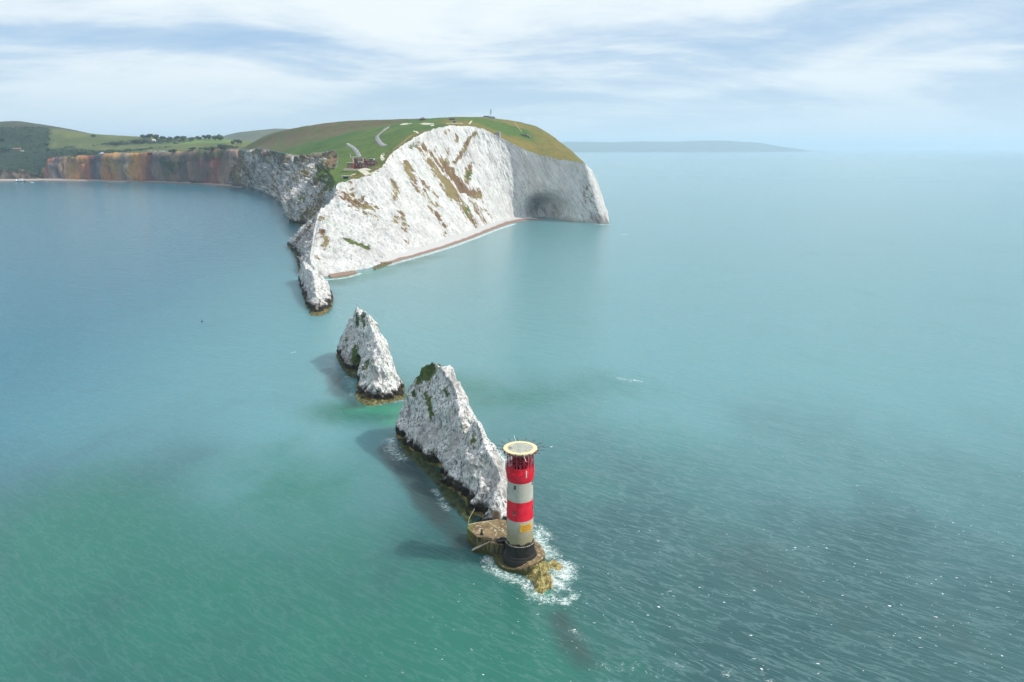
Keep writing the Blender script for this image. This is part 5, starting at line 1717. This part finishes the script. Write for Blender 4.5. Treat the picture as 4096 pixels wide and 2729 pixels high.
# roads and paths draped over the turf
def ribbon(name, pts, width, mat, label, lift=0.22, bvh=None):
    L = np.array(hits(pts, bvh))
    if len(L) < 2:
        return None
    c, _ = catmull(L, 22)
    tg = np.gradient(c, axis=0)
    tg[:, 2] = 0
    tg /= np.maximum(np.linalg.norm(tg, axis=1)[:, None], 1e-6)
    nr_ = np.stack([-tg[:, 1], tg[:, 0], 0 * tg[:, 0]], 1)
    rows = []
    for s_ in (-1.0, -0.92, 0, 0.92, 1.0):
        q = c + nr_ * width / 2 * s_
        for j in range(len(q)):
            q[j, 2] = ground(q[j, 0], q[j, 1], bvh) + (lift if abs(s_) < 0.95 else -0.2)
        rows.append(q)
    G = np.stack(rows, 1)
    o = mesh_obj(name, G.reshape(-1, 3), grid_faces(*G.shape[:2]), M[mat], smooth=True)
    return tag(o, label, kind='structure')


ribbon('road', [(1392, 578), (1402, 584), (1413, 591), (1422, 600), (1428, 609), (1433, 618), (1439, 628)], 6.0, 'asphalt', 'grey road running down to the brick building')
ribbon('road', [(1553, 508), (1543, 516), (1530, 526), (1516, 538), (1508, 548), (1510, 558), (1517, 568), (1527, 578), (1542, 583)], 6.5, 'asphalt', 'grey road bending over the green slope')
for i, (pts, wd) in enumerate([([(1387, 575), (1396, 580), (1408, 590)], 2.2), ([(1537, 613), (1525, 621), (1526, 629), (1536, 636)], 2.2), ([(1688, 495), (1705, 494), (1726, 497)], 5.0), ([(1608, 496), (1625, 495), (1645, 495)], 4.5),
                               ([(1785, 494.5), (1815, 494), (1850, 494)], 3.0), ([(1887, 484), (1882, 490), (1876, 497)], 2.0), ([(1655, 524), (1674, 534)], 2.6), ([(1530, 521), (1541, 511)], 2.0), ([(1570, 600), (1610, 572), (1648, 541)], 2.0),
                               ([(2055, 490), (2070, 508), (2086, 528)], 2.4)]):
    ribbon('footpath', pts, wd, 'worn_turf' if i > 6 else 'chalk_scrape', 'bare chalk footpath worn into the turf', 0.20)


# people on the roads
def person(u, v, mat_top, mat_leg, label, h=1.75):
    g = hit(u, v)
    if g is None:
        return
    o = empty('person', (g[0], g[1], g[2] + 0.3), random.uniform(0, 6))
    tag(o, label, 'person', 'walkers on the road')
    prof = [(0.10, 0.0, 0.0), (0.12, 0.05, 0.1), (0.13, 0.06, 0.45), (0.16, 0.09, 0.80), (0.18, 0.12, 0.95), (0.16, 0.11, 1.10), (0.21, 0.13, 1.35), (0.20, 0.11, 1.45), (0.07, 0.07, 1.50), (0.07, 0.07, 1.54), (0.10, 0.11, 1.62), (0.09, 0.10, 1.70), (0.03, 0.04, 1.76)]
    mb = MB()
    nn_ = 8
    vv = [(rx * math.cos(2 * math.pi * i / nn_), ry * math.sin(2 * math.pi * i / nn_), z) for rx, ry, z in prof[3:] for i in range(nn_)]
    ff = [(j * nn_ + i, j * nn_ + (i + 1) % nn_, (j + 1) * nn_ + (i + 1) % nn_, (j + 1) * nn_ + i) for j in range(len(prof) - 4) for i in range(nn_)]
    mb.add(vv, ff)
    for s_ in (-1, 1):
        mb.tube((s_ * 0.21, 0, 1.40), (s_ * 0.27, 0.04, 1.10), 0.055, 0.045, 6)
        mb.tube((s_ * 0.27, 0.04, 1.10), (s_ * 0.26, -0.05, 0.80), 0.045, 0.035, 6)
        mb.tube((s_ * 0.09, 0, 0.88), (s_ * 0.10, 0.05 * s_, 0.46), 0.09, 0.065, 6)
        mb.tube((s_ * 0.10, 0.05 * s_, 0.46), (s_ * 0.10, -0.03 * s_, 0.03), 0.065, 0.045, 6)
        mb.box(s_ * 0.10 - 0.05, s_ * 0.10 + 0.05, -0.18, 0.08, 0.0, 0.08)
    mb.build('body', mat_top, o)
    MB().lathe([(0.102, 1.63), (0.098, 1.70), (0.04, 1.775)], 8).build('hair', M['bark'], o)


person(1432.5, 614.5, M['cloth_dark'], None, 'left walker in dark clothes on the road above the brick building')
person(1435.5, 615.5, M['cloth_blue'], None, 'right walker in dark blue on the road above the brick building')
person(1513, 549.5, M['cloth_dark'], None, 'walker in dark clothes at the bend of the upper road')
person(1516.5, 549.5, M['cloth_red'], None, 'walker in dark red at the bend of the upper road')


# cormorant on the needle tip
cb = empty('cormorant', (nb[0], nb[1], nb[2] + 2.5))
tag(cb, 'black seabird perched on the thin needle of the middle stack', 'bird')
MB().lathe([(0.03, 0.0), (0.13, 0.1), (0.17, 0.3), (0.12, 0.5), (0.06, 0.65), (0.05, 0.8), (0.08, 0.88), (0.03, 0.96)], 8).build('body', M['black_stone'], cb, True)
MB().tube((0, -0.05, 0.88), (0, -0.28, 0.88), 0.03, 0.01, 5).build('beak', M['rust_bar'], cb)
MB().tube((0, 0.08, 0.15), (0, 0.32, -0.1), 0.08, 0.05, 5).build('tail', M['black_stone'], cb)
# buoy
bp = pz(808, 1288)
by = empty('buoy', (bp[0], bp[1], 0))
by.scale = (0.6, 0.6, 0.6)
tag(by, 'small dark buoy floating alone on the open water left', 'buoy')
MB().lathe([(0.2, -0.5), (0.9, -0.2), (0.95, 0.35), (0.5, 0.7), (0.25, 1.0)], 12).build('float', M['black_stone'], by, True)
MB().tube((0, 0, 0.9), (0, 0, 2.6), 0.09, n=6).build('staff', M['black_stone'], by)
MB().lathe([(0.05, 2.3), (0.32, 2.6), (0.05, 2.95)], 8).build('topmark', M['rust_bar'], by)


# ------------------------------------------------------------------ far bay: trees, houses, boats
def crown_mesh(seed, n=520):
    r = np.random.default_rng(seed)
    lobes = [(np.array([0, 0, 0.62]), 0.36)] + [(np.array([r.uniform(-0.42, 0.42), r.uniform(-0.42, 0.42), r.uniform(0.42, 0.78)]), r.uniform(0.18, 0.28)) for _ in range(7)]
    vs_, fs_ = [], []
    for i in range(n):
        c, rad = lobes[r.integers(len(lobes))]
        dr = r.normal(size=3)
        dr /= np.linalg.norm(dr)
        p = c + dr * rad * r.uniform(0.7, 1.05)
        a = r.normal(size=3)
        a -= dr * (a @ dr) * 0.7
        a /= np.linalg.norm(a)
        b_ = np.cross(dr, a)
        s_ = r.uniform(0.05, 0.10)
        k0 = len(vs_)
        vs_ += [p - a * s_ - b_ * s_, p + a * s_ - b_ * s_ * 0.7, p + a * s_ * 0.8 + b_ * s_ + dr * s_ * 0.5, p - a * s_ + b_ * s_]
        fs_.append((k0, k0 + 1, k0 + 2, k0 + 3))
    return vs_, fs_


crowns, trunk = [], None
for sd_ in range(4):
    v0, f0 = crown_mesh(20 + sd_)
    me = bpy.data.meshes.new('crown')
    me.from_pydata([tuple(p) for p in v0], [], f0)
    me.materials.append(M['leaf'])
    crowns.append(me)
tb = MB().tube((0, 0, -0.1), (0.01, 0, 0.30), 0.05, 0.035, 7)
tb.tube((0, 0, 0.28), (0.16, 0.05, 0.58), 0.03, 0.012, 5).tube((0, 0, 0.28), (-0.15, -0.06, 0.60), 0.03, 0.012, 5).tube((0, 0, 0.28), (0.02, 0.14, 0.62), 0.03, 0.012, 5)
tro = tb.build('trunk', M['bark'])
trunk_me = tro.data
bpy.data.objects.remove(tro)


def tree(u, v, hpx, wpx, label, group, i, bvh=None):
    g = hit(u, v, bvh or bvh_bay)
    if g is None:
        return
    k = g[1] / F
    r_ = empty('tree', (g[0], g[1], g[2] - 0.3), random.uniform(0, 6.2))
    r_.scale = (wpx * k, wpx * k, hpx * k)
    tag(r_, label, 'tree', group)
    for nm, me in (('crown', crowns[i % 4]), ('trunk', trunk_me)):
        o = bpy.data.objects.new(nm, me)
        COL.objects.link(o)
        o.parent = r_


sky_trees = [(572, 552, 14, 22, 'leftmost round tree of the skyline row'), (598, 554, 17, 26, 'broad dark tree on the skyline left of the white house'), (626, 556, 17, 26, 'dark tree on the skyline right above the white house'), (650, 558, 13, 22, 'low tree in the dense part of the skyline row'),
             (680, 560, 13, 24, 'low broad tree in the middle of the skyline row'), (709, 560, 15, 18, 'small peaked tree in the middle of the skyline row'), (735, 560, 15, 30, 'wide rounded tree right of the small peaked one'), (768, 560, 11, 18, 'smallest bush at the gap of the skyline row'),
             (792, 557, 13, 24, 'round tree left of the tall pointed pair'), (820, 557, 15, 20, 'round tree of the pair on the meadow skyline'), (837, 558, 18, 20, 'pointed tree of the pair on the meadow skyline'), (862, 560, 17, 24, 'tree left of the tallest skyline tree'),
             (881, 561, 23, 32, 'tallest tree at the right end of the skyline row'), (952, 575, 16, 26, 'blurred dark tree below the misty hill'), (930, 575, 10, 16, 'small tree left of the blurred one below the misty hill')]
for i, (u, v, hp_, wp_, lb) in enumerate(sky_trees):
    tree(u, v + 3, hp_ + 3, wp_, lb, 'trees on the far skyline', i)
slope_trees = [(545, 572, 14, 34, 'dark bush clump below the left end of the tree row'), (575, 572, 14, 28, 'dark bush clump left below the white house'), (462, 582, 14, 36, 'wide dark thicket alone on the open hillside'), (696, 609, 13, 30, 'dark round bush beside the white caravans at the cliff edge'),
               (770, 600, 10, 24, 'small bush on the cliff edge right of the caravans'), (889, 594, 16, 32, 'large dark bush at the right end of the cliff edge'), (318, 617, 12, 34, 'dark thicket on the cliff edge left of the tent'), (190, 601, 9, 16, 'single bush above the sandy bank'),
               (26, 602, 13, 28, 'dark tree left of the long pale building'), (10, 565, 16, 22, 'dark tree at the left picture edge on the hill'), (186, 582, 10, 14, 'lone small tree on the open slope left'), (375, 545, 6, 18, 'low hedge tree at the end of the heather hill'),
               (850, 600, 9, 20, 'low bush on the cliff edge before the meadow'), (600, 620, 10, 22, 'dark bush hanging over the orange cliff edge')]
for i, (u, v, hp_, wp_, lb) in enumerate(slope_trees):
    tree(u, v + 2, hp_ + 2, wp_, lb, 'bushes on the bay hillside', i + 1)

# dense scrub on the hillside (nobody could count it)
sc = scrub.ravel()
cand = np.where((sc > 0.45) & (btop.ravel() > 0.5) | ((leftwood.ravel() > 0.5) & (brw.ravel() > 1.6) & (brw.ravel() < 4.5)))[0]
rb = np.random.default_rng(8)
vv, ff = [], []
pick = rb.choice(cand, min(2600, len(cand) * 3), replace=True)
for ci in pick:
    c0 = VB[ci] + np.array([rb.uniform(-9, 9), rb.uniform(-9, 9), 0])
    sz = rb.uniform(2.0, 5.0)
    for j in range(11):
        dr = rb.normal(size=3)
        dr[2] = abs(dr[2])
        dr /= np.linalg.norm(dr)
        p = c0 + dr * sz * np.array([1.1, 1.1, 0.8])
        a = rb.normal(size=3)
        a /= np.linalg.norm(a)
        b_ = np.cross(dr, a)
        s_ = sz * rb.uniform(0.3, 0.5)
        k0 = len(vv)
        vv += [p - a * s_, p + b_ * s_, p + a * s_, p - b_ * s_]
        ff.append((k0, k0 + 1, k0 + 2, k0 + 3))
tag(mesh_obj('hillside_scrub', np.array(vv), np.array(ff), M['wood_mass']), 'dense dark scrub and woodland on the bay hillside', 'scrub', kind='stuff')


def house(name, u, v, wpx, hpx, label, cat='house', wall='plaster', roofm='slate_roof', roof=True, depth=8.0, group=None):
    L = Loc(name, u, v, label, cat, bvh_bay, group=group)
    k = L.k
    L.box('wall', u - wpx / 2, u + wpx / 2, v - hpx * (0.6 if roof else 0.88), v, 0, depth, wall)
    hw, z0_, z1_ = wpx / 2 * k, hpx * (0.6 if roof else 0.9) * k + 0.3, hpx * k + 0.3
    if roof:
        MB().add([(-hw - 0.4, -0.5, z0_), (hw + 0.4, -0.5, z0_), (hw + 0.4, depth + 0.5, z0_), (-hw - 0.4, depth + 0.5, z0_), (-hw, depth / 2, z1_), (hw, depth / 2, z1_)], [(0, 1, 5, 4), (2, 3, 4, 5), (1, 2, 5), (3, 0, 4), (3, 2, 1, 0)]).build('roof', M[roofm], L.root)
    else:
        L.box('roof', u - wpx / 2 - 0.3, u + wpx / 2 + 0.3, v - hpx, v - hpx * 0.9, -0.3, depth + 0.3, roofm)
    nw = max(2, int(wpx / 4))
    for j in range(nw):
        uu = u - wpx / 2 + wpx * (j + 0.5) / nw
        L.box('window', uu - 0.8, uu + 0.8, v - hpx * 0.5, v - hpx * 0.25, -0.10, -0.01, 'window_dark')
    return L


house('white_house', 614, 568, 12, 10, 'white house with steep roof among the skyline trees', roofm='plaster')
house('white_house', 705, 570, 6, 4, 'tiny white house right of the skyline wood')
house('long_building', 66, 603, 30, 11, 'long pale pink building in the wood left of the bay', 'building', 'brick_pale', 'brick_pale', True, 9)
house('white_hut', 88, 607, 10, 5, 'small white hut in front of the long pale building', 'hut', 'plaster', 'plaster', False, 5)
house('caravan', 598, 606, 14, 4, 'grey white caravan, leftmost of the row on the cliff edge', 'caravan', 'concrete_pale', 'plaster', False, 4, 'caravans along the cliff edge')
house('caravan', 617, 608, 12, 4, 'white caravan, second from left of the row on the cliff edge', 'caravan', 'plaster', 'white_paint', False, 4, 'caravans along the cliff edge')
house('caravan', 645, 609, 20, 5, 'tallest white caravan in the middle of the cliff edge row', 'caravan', 'plaster', 'white_paint', False, 4, 'caravans along the cliff edge')
house('caravan', 672, 610, 24, 4, 'longest white caravan, rightmost of the cliff edge row', 'caravan', 'plaster', 'white_paint', False, 4, 'caravans along the cliff edge')
tn = Loc('marquee', 408, 616, 'pale lilac peaked marquee at the edge of the coloured cliff', 'tent', bvh_bay)
k = tn.k
MB().add([(-11 * k, -3, 0), (11 * k, -3, 0), (11 * k, 9, 0), (-11 * k, 9, 0), (-10 * k, -3, 2.2 * k), (10 * k, -3, 2.2 * k), (10 * k, 9, 2.2 * k), (-10 * k, 9, 2.2 * k), (0, 3, 8 * k)],
         [(0, 1, 5, 4), (1, 2, 6, 5), (2, 3, 7, 6), (3, 0, 4, 7), (4, 5, 8), (5, 6, 8), (6, 7, 8), (7, 4, 8)]).build('canopy', M['tent'], tn.root)
MB().box(9 * k, 19 * k, -4, 0, -0.5, 1.6 * k).build('side_awning', M['plaster'], tn.root)


def boat(u, v, length, label, cabin=True):
    p = pz(u, v)
    r_ = empty('boat', (p[0], p[1], 0), R(8))
    tag(r_, label, 'boat', 'boats by the jetty')
    L2 = length / 2
    wv = length * 0.14
    h0 = length * 0.10
    secs = [(-L2, 0.75, 0.0), (-L2 * 0.5, 1.0, 0.0), (0, 1.0, 0.0), (L2 * 0.55, 0.8, 0.25), (L2 * 0.85, 0.4, 0.6), (L2, 0.05, 1.0)]
    vv, ff = [], []
    for x, f, up in secs:
        vv += [(x, -wv * f, h0 * (1 + 0.3 * up)), (x, -wv * f * 0.75, -0.2), (x, 0, -0.5), (x, wv * f * 0.75, -0.2), (x, wv * f, h0 * (1 + 0.3 * up))]
    for j in range(len(secs) - 1):
        for i in range(4):
            ff.append((j * 5 + i, j * 5 + i + 1, j * 5 + 6 + i, j * 5 + 5 + i))
        ff.append((j * 5 + 4, j * 5, j * 5 + 5, j * 5 + 9))
    ff.append((0, 4, 3, 2, 1))
    MB().add(vv, ff).build('hull', M['boat_hull'] if cabin else M['boat_white'], r_)
    MB().box(-L2 * 0.98, L2 * 0.6, -wv * 0.98, wv * 0.98, h0 * 0.8, h0 * 1.25).build('deck', M['boat_white'], r_)
    if cabin:
        c = MB().box(-L2 * 0.1, L2 * 0.42, -wv * 0.7, wv * 0.7, h0 * 1.26, h0 * 2.3).build('cabin', M['boat_white'], r_)
        MB().box(-L2 * 0.12, L2 * 0.46, -wv * 0.8, wv * 0.8, h0 * 3.0, h0 * 3.3).build('canopy', M['boat_white'], r_)
        for j in range(4):
            MB().box(-L2 * 0.08 + j * L2 * 0.13, -L2 * 0.02 + j * L2 * 0.13, -wv * 0.72, -wv * 0.702, h0 * 1.5, h0 * 2.1).build('window', M['window_dark'], c)
            MB().tube((-L2 * 0.1 + j * L2 * 0.17, -wv * 0.65, h0 * 2.3), (-L2 * 0.1 + j * L2 * 0.17, -wv * 0.65, h0 * 3.05), 0.12, n=4).build('canopy_post', M['boat_white'], r_)
        MB().box(-L2 * 0.97, -L2 * 0.80, -wv * 0.6, wv * 0.6, h0 * 1.26, h0 * 2.9).build('stern_seat', M['boat_white'], r_)
    else:
        MB().box(-L2 * 0.3, L2 * 0.2, -wv * 0.6, wv * 0.6, h0 * 1.26, h0 * 2.2).build('cabin', M['boat_white'], r_)


boat(83, 727, 28, 'white passenger boat with cabin roof moored below the wooded slope')
boat(129, 731, 10, 'small white motor boat between the larger boat and the jetty', False)
jp = pz(160, 727)
jt = empty('jetty', (jp[0], jp[1], 0), R(6))
tag(jt, 'dark wooden jetty sloping into the far bay', 'jetty')
for j in range(8):
    MB().box(-16 + j * 4, -12.2 + j * 4, -1.5, 1.5, 0.8 + j * 0.35, 1.2 + j * 0.35).build('deck_board', M['timber'], jt)
    for s_ in (-1.2, 1.2):
        MB().tube((-14 + j * 4, s_, -2), (-14 + j * 4, s_, 2.0 + j * 0.35), 0.25, n=6).build('pile', M['timber'], jt)

# ------------------------------------------------------------------ haze over the whole scene
hz = MB().box(-46000, 46000, -2100, 45500, -20, 340).build('haze', None)
tag(hz, 'thin pale sea haze in the air', kind='stuff')
hm_ = bpy.data.materials.new('haze_air')
hm_.use_nodes = True
s = Sh(hm_.node_tree)
pv = s.n('ShaderNodeVolumePrincipled', {'Color': (0.68, 0.85, 1.0), 'Density': 0.00006, 'Anisotropy': 0.2})
s.n('ShaderNodeOutputMaterial', {'Volume': pv.outputs[0]})
hz.data.materials.append(hm_)
